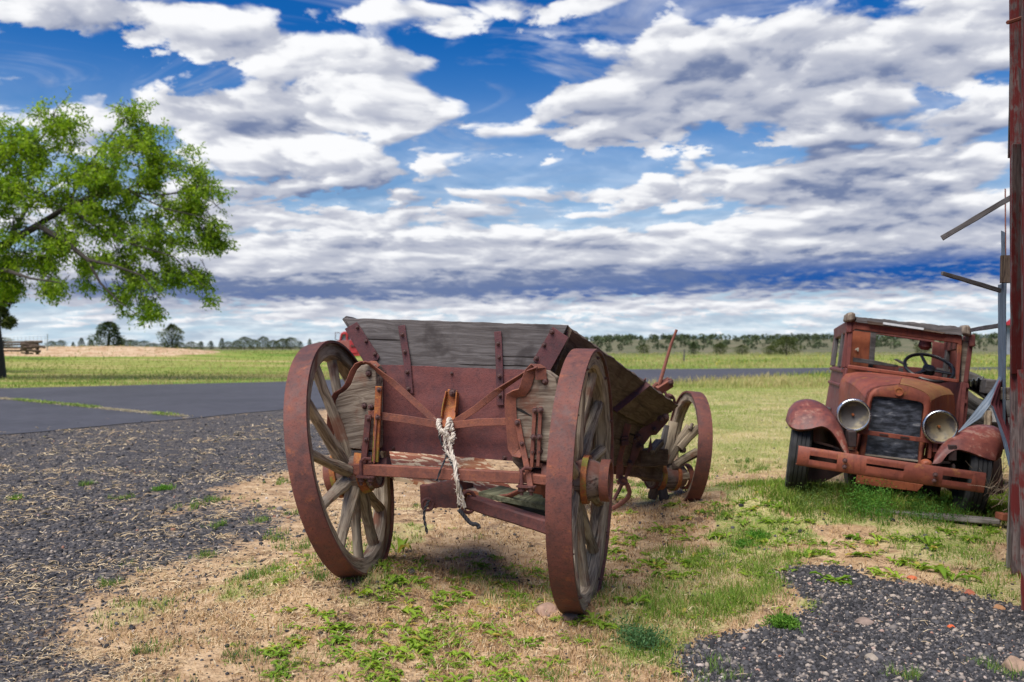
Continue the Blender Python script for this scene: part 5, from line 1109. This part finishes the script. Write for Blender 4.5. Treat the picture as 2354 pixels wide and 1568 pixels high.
# branch ends of a pine that stands outside the picture on the left
pn = thing('pine_tree', 'pine with clumped needles mostly hidden behind the leafy tree', 'tree', P(-40, 850, 46))
rr_ = np.random.default_rng(9); pc = []
for (a, b, r0) in ((5, 690, 26), (18, 742, 16), (2, 720, 12), (-60, 690, 60), (-70, 620, 60), (-60, 740, 40), (20, 672, 14)):
    m_ = int(r0*22); q_ = rr_.normal(size=(m_, 3)); q_ /= np.linalg.norm(q_, axis=1, keepdims=True); q_ *= (rr_.random(m_)**.4)[:, None]*r0/46
    pc.append(np.array(P(a, b, 46)[:])+q_*np.array([1, 1, .75]))
pc = np.concatenate(pc); k_ = rr_.random((len(pc), 1)); v, f, cc = leaf_quads(pc, rr_.normal(size=pc.shape)+np.array([.4, 0, .3]), .28, .10, np.array([.035, .06, .018])*(1-k_)+np.array([.12, .14, .03])*k_)
put('crown', raw_mesh('crown', v, f, M_needle, cc), pn); pb = P(-55, 850, 46); pb.z = hz1(pb.x, pb.y)-.2; MB().tube([pb, P(-58, 720, 46), P(-60, 560, 46)], [.3, .22, .08], 9).build('trunk', M_bark, pn)
# tree line on the left horizon: one by one
for i, (u, vt, w) in enumerate([(8, 778, 1.3), (118, 786, 1.0), (140, 784, 1.0), (168, 788, 1.0), (187, 779, 1.1), (209, 783, 1.4), (300, 782, 1.6), (331, 786, 1.2), (352, 790, 1.4), (372, 789, 1.2), (412, 788, 1.6), (440, 786, 1.3), (462, 787, 1.5), (485, 785, 1.4), (510, 779, 1.0), (524, 786, 1.3), (545, 783, 1.0), (562, 777, 1.0), (583, 781, 1.0), (605, 775, .9), (628, 783, 1.3), (650, 780, 1.2), (668, 777, 1.0), (690, 786, 1.5), (712, 780, .8), (735, 787, 1.4), (760, 785, 1.4)]):
    tree(random.choice(['cone2', 'round', 'round']), u, 805+random.uniform(-1, 1), vt, 260+random.uniform(-30, 40), 'small distant juniper in the tree line along the left horizon', group='distant tree line', wide=w)
# bushes on the plain at the right
for u, vb, vt, Y, k, w, lab in [(1808, 823, 781, 150, 'round', 1.15, 'largest round green bush on the plain left of the truck cab'), (1772, 822, 800, 152, 'round', 1.2, 'low bush against the left side of the largest round bush'), (1594, 819, 789, 165, 'cone2', 1.1, 'pointed green bush, first of three on the plain'), (1655, 818, 792, 168, 'round', 1.0, 'dark rounded bush between the pointed and the pale one'), (1706, 819, 797, 165, 'round', 1.25, 'pale yellow-green low bush, last of three on the plain'),
                                (1480, 816, 795, 180, 'round', 1.1, 'grey-green bush above the brake lever'), (1795, 818, 806, 170, 'cone', 1.2, 'tiny pointed bush between the two groups of bushes'), (2118, 812, 790, 175, 'round', 1.2, 'bush seen through the truck windshield')]:
    tree(k, u, vb, vt, Y, lab, 'bush', 'bush', wide=w)
# juniper woodland on the far slope: one mass
def woodland():
    n = 620; r_ = np.random.default_rng(21); V = []; F_ = []; C = []; o = 0
    for i in range(n):
        az_ = r_.uniform(-.02, .62)*.92; Y = 215+ (r_.random()**.9)*430 if i < 540 else r_.uniform(560, 640)
        x_ = az_*Y; h = r_.uniform(.75, 1.5)*Y/255; m_ = 46; t_ = r_.random(m_); a = r_.random(m_)*6.283; rr = h*.55*np.sqrt(np.clip(1-(2*t_-.8)**2*.8, 0, 1))*(r_.random(m_)**.4)
        p = np.stack([x_+np.cos(a)*rr, Y+np.sin(a)*rr, hz1(x_, Y)+h*t_], -1); d = np.stack([np.cos(a), np.sin(a), r_.random(m_)], -1); k_ = np.clip(t_*.6+r_.random(m_)*.5, 0, 1)[:, None]
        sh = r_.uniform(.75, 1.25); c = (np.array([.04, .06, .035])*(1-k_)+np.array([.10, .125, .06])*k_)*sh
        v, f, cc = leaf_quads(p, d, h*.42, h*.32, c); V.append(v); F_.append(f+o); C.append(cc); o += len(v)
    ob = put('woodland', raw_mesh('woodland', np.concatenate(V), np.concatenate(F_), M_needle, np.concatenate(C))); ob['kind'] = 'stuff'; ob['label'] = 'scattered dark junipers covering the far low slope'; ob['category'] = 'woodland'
woodland()
# ------------------------------------------------------------------ corral, red pickup, fence post
COR = thing('corral_fence', 'weathered wooden pole corral with wire panel behind the mound', 'fence', (P(40, 812, 62)[0], 62, .7))
def cor(u, v, dy=0): return P(u, v, 62+dy)
for v in (787, 793, 800, 807): MB().beam(cor(-60, v+1), cor(66, v-1), .06, .10, n=5, wob=.02).build('rail', M_wside, COR)
for u, t_ in ((-30, 784), (4, 783), (62, 784), (86, 788)): MB().beam(cor(u, t_, -.1), cor(u, 815, -.1), .16, .16).build('post', M_wside, COR)
for k in range(11): u_ = random.uniform(44, 66); v_ = 788+k*2.1; MB().tube([cor(u_, v_+random.uniform(-2, 2), -.4-.1*(k % 3)), cor(u_+random.uniform(26, 42), v_+random.uniform(-4, 4), -.3)], random.uniform(.05, .10), 6).build('log', M_wside, COR)
wm = MB()
for u in range(-40, 112, 9): wm.tube([cor(u, 776-u*.03), cor(u, 790)], .012, 3, cap=False)
for v in (775, 780, 785, 790): wm.tube([cor(-40, v+2), cor(108, v-4)], .012, 3, cap=False)
wm.tube([cor(109, 768), cor(109, 806)], .03, 5); wm.build('wire_panel', plain('wire', (.35, .36, .36), .5, .5), COR)['kind'] = 'stuff'
PK = thing('pickup', 'old faded red pickup parked far off behind the wagon', 'pickup', (P(815, 822, 62)[0], 62, hz1(P(815, 822, 62)[0], 62)))
Mpk = plain('pickup_red', (.42, .03, .04), .55, var=.3, scale=3); Mpk2 = plain('pickup_faded', (.30, .09, .08), .7, var=.3, scale=3); Mrub = M_rubber
def pk(u, v, dy=0): return P(u, v, 62+dy)
def pkb(pts, dy, th, name, mat, bev=.03): return MB().prism([pk(a, b, dy) for a, b in pts], (0, th, 0)).build(name, mat, PK, bevel=bev)
pkb([(768, 787), (775, 783), (803, 782), (806, 818), (768, 818)], 0, 1.7, 'door', Mpk2); pkb([(803, 781), (830, 784), (900, 786), (905, 812), (870, 818), (806, 819)], 0, 1.7, 'body', Mpk)
pkb([(779, 783), (783, 766), (790, 762), (830, 761), (838, 784), (831, 784), (827, 768), (800, 768), (800, 783), (795, 783), (795, 768), (787, 769), (783, 783)], 0, 1.7, 'cab', Mpk); pkb([(784, 783), (787, 769), (830, 768), (834, 783)], .2, 1.3, 'window', plain('dim_glass', (.25, .32, .36), .15), 0)
MB().tube([pk(779, 783, -.2), pk(771, 781, -.25), pk(771, 764, -.25), pk(781, 765, -.2)], .03, 5).build('mirror', M_iron, PK)
MB().beam(pk(806, 795, -.08), pk(822, 795, -.08), .1, .12).build('handle', M_iron, PK); pkb([(806, 798), (822, 798), (822, 812), (806, 812)], -.06, .05, 'fender', Mpk)
for u in (790, 885): MB().lathe([(-.1, .2), (-.1, .38), (.1, .38), (.1, .2)], frame(pk(u, 816, .1), (0, 1, 0)), 20).build('wheel', Mrub, PK)
MB().slab(pk(740, 788, .5), pk(772, 785, .5), pk(772, 800, .5), pk(740, 800, .5), (0, 1.0, 0), 4, 2, .02, .02, 3).build('load', plain('hay', (.38, .28, .14), .9), PK)
fp = P(1572, 830, 84); fp.z = hz1(fp.x, 84); tag(MB().beam(fp, fp+Vector((.05, 0, 1.15)), .12, .12).build('fence_post', M_wgrey), 'lone grey fence post on the plain behind the brake lever', 'fence post')
bp = P(2315, 735, 60); rb = thing('red_shed', 'bright red shed roof glimpsed between the barn and the loose sheet', 'shed', (bp.x, bp.y, 0))
MB().prism([P(2308, 745, 60), P(2420, 700, 60), P(2420, 815, 60), P(2308, 815, 60)], (2.3, 4, 0)).build('wall', plain('shed_grey', (.3, .32, .34), .7), rb); MB().prism([P(2304, 747, 59.5), P(2340, 719, 59.5), P(2420, 690, 59.5), P(2420, 747, 59.5)], (2.9, 5, 0)).build('roof', plain('shed_red', (.5, .03, .05), .6), rb)

# ------------------------------------------------------------------ ground cover
M_blade = leafy('blades', .6, .3, .2); M_dry = leafy('dry_blades', .8, .2, .1); M_peb = leafy('pebbles', .85, 0, .25)
def screen_pts(n, u0, u1, v0, v1):
    "ground points spread evenly over what the camera sees"
    u = rng.uniform(u0, u1, n); v = rng.uniform(v0, v1, n); Y = FPX*CAMH/(v-HY); return (u-CX)/FPX*Y, Y
def blades(x, y, h, w, lean, cols, z=None):
    n = len(x); z = hz(x, y) if z is None else z; a = rng.random(n)*2*math.pi; b = rng.random(n)*2*math.pi
    s_ = np.stack([np.cos(a), np.sin(a), np.zeros(n)], -1)*(np.broadcast_to(w, n)/2)[:, None]; l = np.stack([np.cos(b), np.sin(b), np.zeros(n)], -1)*(h*np.broadcast_to(lean, n))[:, None]
    p = np.stack([x, y, z-.004], -1); up = np.zeros((n, 3)); up[:, 2] = h*np.sqrt(np.clip(1-np.broadcast_to(lean, n)**2*.6, .15, 1))
    v = np.stack([p-s_, p+s_, p+up*.55+l*.3-s_*.8, p+up*.55+l*.3+s_*.8, p+up+l], 1).reshape(-1, 3)
    o = (np.arange(n)*5)[:, None, None]; f = (np.array([[0, 1, 3], [0, 3, 2], [2, 3, 4]])[None]+o).reshape(-1, 3)
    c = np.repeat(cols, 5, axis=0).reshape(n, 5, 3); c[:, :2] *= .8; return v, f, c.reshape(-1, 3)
def mixc(a, b, k): return np.array(a)*(1-k)+np.array(b)*k
def stuff(name, parts, mat, label, cat):
    V = []; F_ = []; C = []; o = 0
    for v, f, c in parts: V.append(v); F_.append(f+o); C.append(c); o += len(v)
    ob = put(name, raw_mesh(name, np.concatenate(V), np.concatenate(F_), mat, np.concatenate(C))); tag(ob, label, cat, kind='stuff'); return ob
# pebbles and cinders
def stones(x, y, r, cols, sink=.25):
    n = len(x); ico = np.array([(0, 0, 1), (.89, 0, .45), (.28, .85, .45), (-.72, .53, .45), (-.72, -.53, .45), (.28, -.85, .45), (.72, .53, -.45), (-.28, .85, -.45), (-.89, 0, -.45), (-.28, -.85, -.45), (.72, -.53, -.45)])
    fc = np.array([(0, 1, 2), (0, 2, 3), (0, 3, 4), (0, 4, 5), (0, 5, 1), (1, 6, 2), (2, 7, 3), (3, 8, 4), (4, 9, 5), (5, 10, 1), (2, 6, 7), (3, 7, 8), (4, 8, 9), (5, 9, 10), (1, 10, 6)])
    sc = rng.uniform(.65, 1.25, (n, 1, 3))*r[:, None, None]; sc[..., 2] *= .75
    v = (ico[None]*rng.uniform(.75, 1.2, (n, 11, 1)))*sc; a = rng.random(n)*6.283; ca, sa = np.cos(a)[:, None], np.sin(a)[:, None]
    vx = v[..., 0]*ca-v[..., 1]*sa; vy = v[..., 0]*sa+v[..., 1]*ca
    V = np.stack([vx+x[:, None], vy+y[:, None], v[..., 2]+(hz(x, y)+r*sink)[:, None]], -1).reshape(-1, 3)
    return V, (fc[None]+(np.arange(n)*11)[:, None, None]).reshape(-1, 3), np.repeat(cols, 11, axis=0)
def peb_cols(n, pale=.10):
    k = rng.random((n, 1)); c = mixc((.022, .022, .025), (.095, .09, .095), k**1.6); q_ = rng.random(n)
    c[q_ < pale] = mixc((.15, .13, .12), (.36, .30, .25), rng.random(((q_ < pale).sum(), 1))); c[q_ > .985] = mixc((.25, .1, .06), (.5, .46, .42), rng.random(((q_ > .985).sum(), 1))); return c
x, y = screen_pts(52000, -80, 2430, 955, 1640); gv, gs = masks(x, y); k = rng.random(len(x)) < np.clip(np.maximum(gv*1.1, (x < .4)*.45*sstep(-1.9, .2, sdist(GRAV_L, x, y)+_vn(x, y, .5, 77)*.5)), .07, 1)
k &= (sdist(ROAD_A, x, y) < rng.exponential(.25, len(x))); k |= (rng.random(len(x)) < .25) & (np.abs(sdist(ROAD_A, x, y)-.1) < .35) & (y < 40); x, y = x[k], y[k]; r = rng.lognormal(math.log(.0068), .38, len(x))*np.clip(y/5.0, .8, 1.5)
P1 = stones(x, y, r, peb_cols(len(x)))
x, y = screen_pts(30000, 1500, 2430, 1290, 1640); gv, gs = masks(x, y); k = rng.random(len(x)) < gv; x, y = x[k], y[k]
P2 = stones(x, y, rng.lognormal(math.log(.0075), .33, len(x)), peb_cols(len(x), .16))
stuff('gravel', [P1, P2], M_peb, 'dark cinder gravel spread over both sides of the yard', 'gravel')
# dry stubble
x, y = screen_pts(230000, -80, 2430, 1035, 1640); gv, gs = masks(x, y)
clump = np.clip(_vn(x, y, .13, 31)*.8+_vn(x, y, .5, 32)*.6+.35, 0, 1); near_w = np.exp(-((x-.1)/1.5)**2-((y-4.9)/1.3)**2)+np.exp(-((x-1.3)/1.1)**2-((y-7.2)/1.0)**2)
k = rng.random(len(x)) < np.clip((1-gv)**2*(1-gs*.75)*(clump*.55+near_w*.5), 0.0, 1); x, y, nw = x[k], y[k], near_w[k]; n = len(x)
t_ = np.clip(rng.random((n, 1))*.7+nw[:, None]*.3, 0, 1); c = mixc((.62, .48, .30), (.50, .28, .12), t_); c[rng.random(n) < .17] = (.15, .085, .05); c[rng.random(n) < .08] = (.66, .56, .38)
stuff('dry_stubble', [blades(x, y, rng.uniform(.012, .040, n)*(1+nw*.35), rng.uniform(.0026, .0055, n)*np.clip(y/4.6, 1, 2), rng.uniform(.3, 1.1, n), c)], M_dry, 'short dry tan stubble covering the bare yard', 'dry grass')
# loose straw lying about
x, y = screen_pts(46000, -80, 2430, 955, 1640); gv, gs = masks(x, y); band = _vn(x, y, .8, 41)*.5+_vn(x, y, .28, 42)*.5
pr = np.where(x < -.6, sstep(-.05, .4, band)*.9+.10, .16)*np.where((gv > .6) & (x > 0), .12, 1)*(1-gs*.6); k = (rng.random(len(x)) < pr) & (sdist(ROAD_A, x, y) < rng.exponential(.35, len(x))); x, y = x[k], y[k]; n = len(x)
L = rng.uniform(.015, .075, n)*np.clip(y/5, .8, 2.2); a = rng.normal(0, .9, n); d = np.stack([np.cos(a), np.sin(a), rng.normal(0, .10, n)], -1)*L[:, None]; w = rng.uniform(.0011, .0026, n)*np.clip(y/4.2, .9, 3.2)
p = np.stack([x, y, hz(x, y)+rng.uniform(.004, .012, n)+.01*(y > 12)], -1); q_ = np.stack([-np.sin(a), np.cos(a), rng.normal(0, .2, n)], -1)*w[:, None]; bend = np.stack([np.zeros(n), np.zeros(n), L*.10], -1)+q_*rng.normal(0, 1.2, (n, 1))
v = np.stack([p-q_, p+q_, p+d*.5+bend+q_, p+d*.5+bend-q_, p+d+q_*.6, p+d-q_*.6], 1).reshape(-1, 3); o = (np.arange(n)*6)[:, None, None]; f = (np.array([[0, 1, 2, 3], [3, 2, 4, 5]])[None]+o).reshape(-1, 4)
c = mixc((.42, .28, .15), (.72, .58, .38), rng.random((n, 1))); dkk = (rng.random(n) < .35) & (x > -.9); c[dkk] = mixc((.05, .032, .025), (.16, .09, .05), rng.random((dkk.sum(), 1))); c = np.repeat(c, 6, axis=0)
stuff('straw', [(v, f, c)], M_dry, 'loose pale straw scattered over the cinders and soil', 'straw')
# green grass in tufts
def tufts(cx, cy, nb, h0, h1, spread, c0, c1, w=.0034, lean=.75):
    n = len(cx); X = np.repeat(cx, nb)+rng.normal(size=n*nb)*spread; Yy = np.repeat(cy, nb)+rng.normal(size=n*nb)*spread; tone = np.repeat(rng.random(n), nb)[:, None]*.6+rng.random((n*nb, 1))*.4
    c = mixc(c0, c1, tone); c[rng.random(n*nb) < .07] = (.42, .36, .14); sz = np.repeat(rng.uniform(.55, 1.15, n), nb)
    return blades(X, Yy, rng.uniform(h0, h1, n*nb)*sz, rng.uniform(.7, 1.3, n*nb)*w*np.clip(Yy/4.8, 1, 2.2), rng.uniform(.15, lean, n*nb), c)
GA, GB = (.065, .155, .020), (.25, .37, .05)
x, y = screen_pts(10500, -80, 2430, 1060, 1640); gv, gs = masks(x, y); k = rng.random(len(x)) < np.clip(gs*.75-.10, .006, 1)*(1-gv*.9); T1 = tufts(x[k], y[k], 16, .02, .075, .028, GA, GB)
x, y = screen_pts(1500, 1700, 2400, 1085, 1225); k = (x > 2.0) & (y < 8.6) & (y > 6.2); T2 = tufts(x[k], y[k], 16, .02, .11, .05, (.07, .15, .018), (.28, .36, .06), .0045)
x, y = screen_pts(620, 1480, 1880, 1260, 1440); k = (masks(x, y)[1] > .5) & (_vn(x, y, .22, 71) > -.15); T3 = tufts(x[k], y[k], 18, .03, .10, .035, (.09, .19, .025), (.30, .40, .07), .0035, 1.1)
cl = [(33, 1146, .05), (370, 1125, .07), (292, 1145, .06), (200, 1115, .05), (440, 1165, .09), (500, 1150, .10), (600, 1200, .05), (640, 1235, .10), (680, 1260, .10), (560, 1335, .08), (590, 1325, .09), (650, 1110, .08), (690, 1180, .07), (505, 1210, .06), (340, 1500, .06), (560, 1500, .10), (650, 1530, .09), (250, 1345, .05), (470, 1280, .05), (735, 1335, .05), (1400, 1560, .10), (1250, 1555, .06), (1620, 1550, .12), (2300, 1545, .05), (2080, 1560, .05), (740, 1240, .12), (1470, 1120, .12), (1440, 1110, .12), (1640, 1180, .1), (1740, 1080, .12), (1700, 1060, .15)]
xs, ys = [], []
for u, v, sp_ in cl:
    X0, Y0 = G(u, v); m_ = int(7+sp_*110); xs.append(X0+rng.normal(size=m_)*sp_*.75); ys.append(Y0+rng.normal(size=m_)*sp_*.9)
T4 = tufts(np.concatenate(xs), np.concatenate(ys), 12, .02, .07, .016, (.06, .15, .025), (.24, .34, .08))
stuff('grass', [T1, T2, T3, T4], M_blade, 'green grass tufts growing through the yard and round the truck', 'grass')
# dead yellow grass patch by the gravel
x, y = screen_pts(700, 1600, 1790, 1290, 1350); T5 = tufts(x, y, 8, .015, .05, .04, (.50, .38, .20), (.74, .62, .40), .0028, 2.2); stuff('dead_grass', [T5], M_dry, 'pale dead grass flattened beside the dark gravel', 'dry grass')
# the dry lawn in the middle distance and the verge beyond the road
x, y = screen_pts(130000, 1200, 2350, 858, 1120); gv, gs = masks(x, y); wv = _vn(x, y, 1.6, 51)*.5+_vn(x, y, .5, 52)*.5; k = (rng.random(len(x)) < gs*(1-gv)) & (sdist(ROAD_A, x, y) < 0); x, y, wv = x[k], y[k], wv[k]; n = len(x)
g_ = np.clip(.42+wv*.75+rng.normal(0, .22, n), 0, 1)[:, None]; c = mixc((.60, .50, .26), (.25, .36, .06), g_)
E1_ = blades(x, y, rng.uniform(.02, .06, n)*np.clip(y/12, .8, 1.8), rng.uniform(.6, 1.3, n)*np.clip(y/2300, .004, .03), rng.uniform(.2, .9, n), c)
u = rng.uniform(-40, 2350, 60000); v = 812+rng.random(60000)**1.3*82; Y = FPX*CAMH/(v-HY); x = (u-CX)/FPX*Y; y = Y; sd_ = sdist(ROAD_A, x, y); wv = _vn(x, y, 5, 53)*.5+_vn(x, y*.35, 2, 54)*.5; k = (sd_ < 0) & (y > 24); x, y, wv, sd_ = x[k], y[k], wv[k], sd_[k]; n = len(x)
g_ = np.clip(.5+wv*1.1+rng.normal(0, .2, n)-sstep(-1.6, -.2, sd_)*.25, 0, 1)[:, None]; c = mixc((.50, .40, .19), (.15, .25, .035), g_); yl = (rng.random(n) < .10) & (x > 3) & (wv > .1); c[yl] = (.5, .44, .03)
E2_ = blades(x, y, rng.uniform(.06, .22, n)*np.where(x > 0, 1.5, .8), rng.uniform(.6, 1.3, n)*y/1500, rng.uniform(.1, .7, n), c)
stuff('lawn_grass', [E1_, E2_], M_blade, 'short green and straw-coloured grass of lawn and verges', 'grass')
# weeds along the seam and the broken edge of the asphalt
s_ = rng.random(5200); A = np.array([(-13.8, 24.4)]); B = np.array([(-6.4, 17.9)]); pq = A+(B-A)*s_[:, None]+rng.normal(size=(5200, 2))*np.array([.06, .10]); kg = (_vn(s_*14, s_*0, 1.0, 61) > -.1) & (rng.random(5200) < .7)
zs = hz(pq[:, 0], pq[:, 1])+.034; c = np.where(kg[:, None], mixc((.16, .26, .05), (.36, .42, .12), rng.random((5200, 1))), mixc((.42, .33, .2), (.66, .56, .40), rng.random((5200, 1))))
S1 = blades(pq[:, 0], pq[:, 1], rng.uniform(.015, .06, 5200)*np.where(kg, 1.2, .5), rng.uniform(.008, .022, 5200), rng.uniform(.3, 1.2, 5200), c, zs)
stuff('seam_weeds', [S1], M_dry, 'pale weeds growing along the long seam in the asphalt', 'weeds')
# ------------------------------------------------------------------ broad-leaved weeds
def leaf_strip(p, az_, L, W_, rise, droop, col, lobed=True, seg=7):
    "one long leaf: arched, folded at the midrib, toothed edge"
    d = np.array([math.cos(az_), math.sin(az_), 0]); s_ = np.array([-d[1], d[0], 0]); V = []; C = []
    for i in range(seg+1):
        t_ = i/seg; wd = W_*(math.sin(math.pi*min(1, .12+t_*.88))**.7)*(.45+.75*t_ if t_ < .75 else 1.0); 
        if lobed: wd *= 1-.35*(i % 2)
        if i == seg: wd = W_*.08
        c_ = p+d*L*t_*(1-.15*t_)+np.array([0, 0, L*(rise*t_-droop*t_*t_)+.004]); up = np.array([0, 0, wd*.35])
        V += [c_-s_*wd/2+up, c_, c_+s_*wd/2+up]; C += [col*1.0, col*1.25, col*1.0]
    F_ = []
    for i in range(seg): o = i*3; F_ += [(o, o+1, o+4, o+3), (o+1, o+2, o+5, o+4)]
    return np.array(V), np.array(F_), np.array(C)
def rosette(x0, y0, n, L, rise=.45, wr=.38, lobed=True, c0=(.075, .16, .014), c1=(.24, .34, .035)):
    out = []; p0 = np.array([x0, y0, hz1(x0, y0)]); base = mixc(c0, c1, rng.random())
    for i in range(n):
        a = rng.random()*6.283; l = L*rng.uniform(.35, 1.15); r_ = rise*rng.uniform(.3, 1.5); out.append(leaf_strip(p0+rng.normal(size=3)*[.022, .022, 0], a, l, l*wr*rng.uniform(.8, 1.25), r_, r_*rng.uniform(.5, 1.1), (np.array([.38, .30, .07]) if rng.random() < .07 else mixc(base, c1, rng.random()*.5)), lobed))
    return out
def plant(name, ps, label, cat='weed'):
    V = []; F_ = []; C = []; o = 0
    for v, f, c in ps: V.append(v); F_.append(f+o); C.append(c); o += len(v)
    return tag(put(name, raw_mesh(name, np.concatenate(V), np.concatenate(F_), M_blade, np.concatenate(C), True)), label, cat)
c4 = [(920, 340), (800, 370), (1010, 330), (900, 410), (640, 420), (780, 455), (1230, 410), (1300, 400), (970, 530), (1190, 500), (1290, 480), (940, 640), (1140, 660), (1010, 740), (330, 545), (430, 560), (480, 650), (640, 660), (730, 660), (690, 750), (820, 790), (980, 840), (1100, 870), (1350, 850), (1500, 880), (1620, 845), (1600, 345), (1700, 425), (1850, 270), (1260, 330), (1400, 280), (1430, 660), (1520, 640), (2000, 590), (2100, 630), (2280, 640), (60, 790), (200, 760), (130, 970), (1240, 180), (1350, 160), (1060, 215), (1120, 240), (1480, 225), (880, 310), (1080, 370), (860, 350), (1180, 425), (1330, 430), (1560, 350), (1640, 370), (560, 650), (500, 700), (420, 640), (1040, 680), (1070, 760), (30, 800), (90, 960)]
c5_ = [(410, 195), (540, 140), (680, 65), (740, 70), (980, 60), (1040, 80), (1100, 100), (720, 240), (670, 240), (970, 160), (1050, 160), (1120, 160), (840, 160), (1220, 160), (1580, 250), (1450, 250), (1640, 240), (1260, 330), (1740, 360), (1550, 440), (1600, 430), (1320, 480), (1380, 490), (230, 590), (1850, 300), (120, 730), (50, 690), (1200, 340), (1330, 380), (1800, 410), (1890, 410), (1690, 380), (860, 40), (1280, 90), (500, 190), (360, 210), (440, 220), (620, 105), (1180, 340), (1560, 330), (2120, 420), (2060, 260), (1480, 340), (800, 590), (760, 570), (880, 600), (960, 450), (1010, 420)]
ps = []
for a, b in c4: X0, Y0 = G(613+a*.33855, 1226+b*.33855); ps += rosette(X0, Y0, int(rng.integers(9, 18)), rng.uniform(.05, .10), .5)
for a, b in c5_: X0, Y0 = G(1348.6+a*.4271, 1134+b*.4271); ps += rosette(X0, Y0, int(rng.integers(9, 16)), rng.uniform(.055, .11), .55)
x, y = screen_pts(330, 620, 1330, 1285, 1575); k = (_vn(x, y, .3, 81)*.6+_vn(x, y, .12, 82)*.4 > .08)
for X0, Y0 in zip(x[k], y[k]): ps += rosette(X0, Y0, int(rng.integers(7, 15)), rng.uniform(.03, .07), .6)
x, y = screen_pts(260, 1380, 2300, 1160, 1330); k = (_vn(x, y, .4, 83) > .05)
for X0, Y0 in zip(x[k], y[k]): ps += rosette(X0, Y0, int(rng.integers(7, 14)), rng.uniform(.045, .09), .55)
x, y = screen_pts(420, 500, 2330, 1110, 1600); gv, gs = masks(x, y); k = rng.random(len(x)) < np.clip(.25+gs*.5, 0, 1)*(1-gv)
for X0, Y0 in zip(x[k], y[k]): ps += rosette(X0, Y0, int(rng.integers(4, 8)), rng.uniform(.025, .06), .5)
plant('weeds', ps, 'flat green dandelion-like weeds dotted over the stubble')['kind'] = 'stuff'
X0, Y0 = G(918, 1272); plant('weed_plant', rosette(X0, Y0, 8, .15, 1.3, .42, False), 'upright broad-leaved weed right beside the far wheel')
X0, Y0 = G(2194, 1330); plant('weed_plant', rosette(X0, Y0, 8, .17, .9, .30, False), 'large spreading weed at the upper edge of the gravel by the barn')
X0, Y0 = G(2060, 1330); plant('weed_plant', rosette(X0, Y0, 10, .14, .55, .28), 'dark green jagged weed at the gravel edge left of the orange chip')
X0, Y0 = G(2130, 1255); plant('weed_plant', rosette(X0, Y0, 9, .13, .8, .3), 'pale green rosette in the grass between timber and gravel')
def feathery(u, v, n, h, sp_, c0, c1, label, name='weed_plant'):
    X0, Y0 = G(u, v); X = X0+rng.normal(size=n)*sp_; Yy = Y0+rng.normal(size=n)*sp_; ps = [blades(X, Yy, rng.uniform(.5, 1, n)*h, .004, rng.uniform(.1, .6, n), mixc(c0, c1, rng.random((n, 1))))]
    k_ = 26; zz_ = hz(X, Yy); hh_ = rng.uniform(.15, 1, (n, k_))*h*rng.uniform(.5, 1, (n, 1)); px = np.repeat(X, k_)+rng.normal(size=n*k_)*sp_*.35; py = np.repeat(Yy, k_)+rng.normal(size=n*k_)*sp_*.35
    vv, ff, cc = leaf_quads(np.stack([px, py, np.repeat(zz_, k_)+hh_.ravel()], -1), rng.normal(size=(n*k_, 3))+np.array([0, 0, .5]), rng.uniform(.012, .03, n*k_), .006, mixc(c0, c1, rng.random((n*k_, 1))))
    a, b, c = ps[0]; tri = np.concatenate([ff[:, [0, 1, 2]], ff[:, [0, 2, 3]]]); return plant(name, [(a, b, c), (vv, tri, cc)], label)
feathery(1477, 1485, 46, .10, .055, (.04, .11, .04), (.12, .22, .08), 'blue-green bushy weed between the near wheel and the gravel'); feathery(1739, 1238, 30, .055, .04, (.04, .16, .015), (.16, .34, .04), 'rounded bright green cushion weed on the bare soil'); feathery(1712, 1255, 22, .04, .035, (.04, .15, .015), (.15, .32, .04), 'smaller green cushion weed below the rounded one')
feathery(2005, 1196, 60, .34, .09, (.04, .15, .02), (.15, .33, .05), 'tall feathery weed growing in front of the truck apron'); feathery(1890, 1168, 50, .16, .16, (.06, .12, .03), (.18, .26, .06), 'low feathery weeds beside the truck front tyre'); feathery(2130, 1195, 60, .22, .16, (.03, .10, .015), (.11, .25, .04), 'dense dark feathery weeds under the bumper beside the right-hand tyre')
feathery(1800, 1440, 60, .045, .035, (.05, .15, .015), (.17, .31, .04), 'low green mat weed at the left edge of the gravel'); feathery(370, 1128, 18, .05, .035, (.05, .16, .015), (.18, .36, .04), 'bright green tuft alone on the dark cinders'); plant('weed_plant', rosette(*G(35, 1150), 12, .07, .6), 'small bright weed at the far left of the dark cinders')
# dead twiggy stems behind the truck tyre
tm = MB(); r_ = random.Random(3)
for i in range(34):
    p = P(r_.uniform(2268, 2312), r_.uniform(1120, 1175), r_.uniform(6.6, 7.0)); q_ = [p]; d = Vector((r_.uniform(-1, 1), r_.uniform(-.4, .2), r_.uniform(.2, 1.2)))
    for j in range(4): p = p+d*r_.uniform(.03, .08); d += Vector((r_.uniform(-.6, .6), r_.uniform(-.3, .3), r_.uniform(-.5, .3))); q_.append(p)
    tm.tube(q_, [.003, .0026, .002, .0016, .001], 3, cap=False)
o = tm.build('dead_brush', M_wspoke, recalc=False); tag(o, 'tangle of dead brown stems between the tyre and the barn', 'brush', kind='stuff')
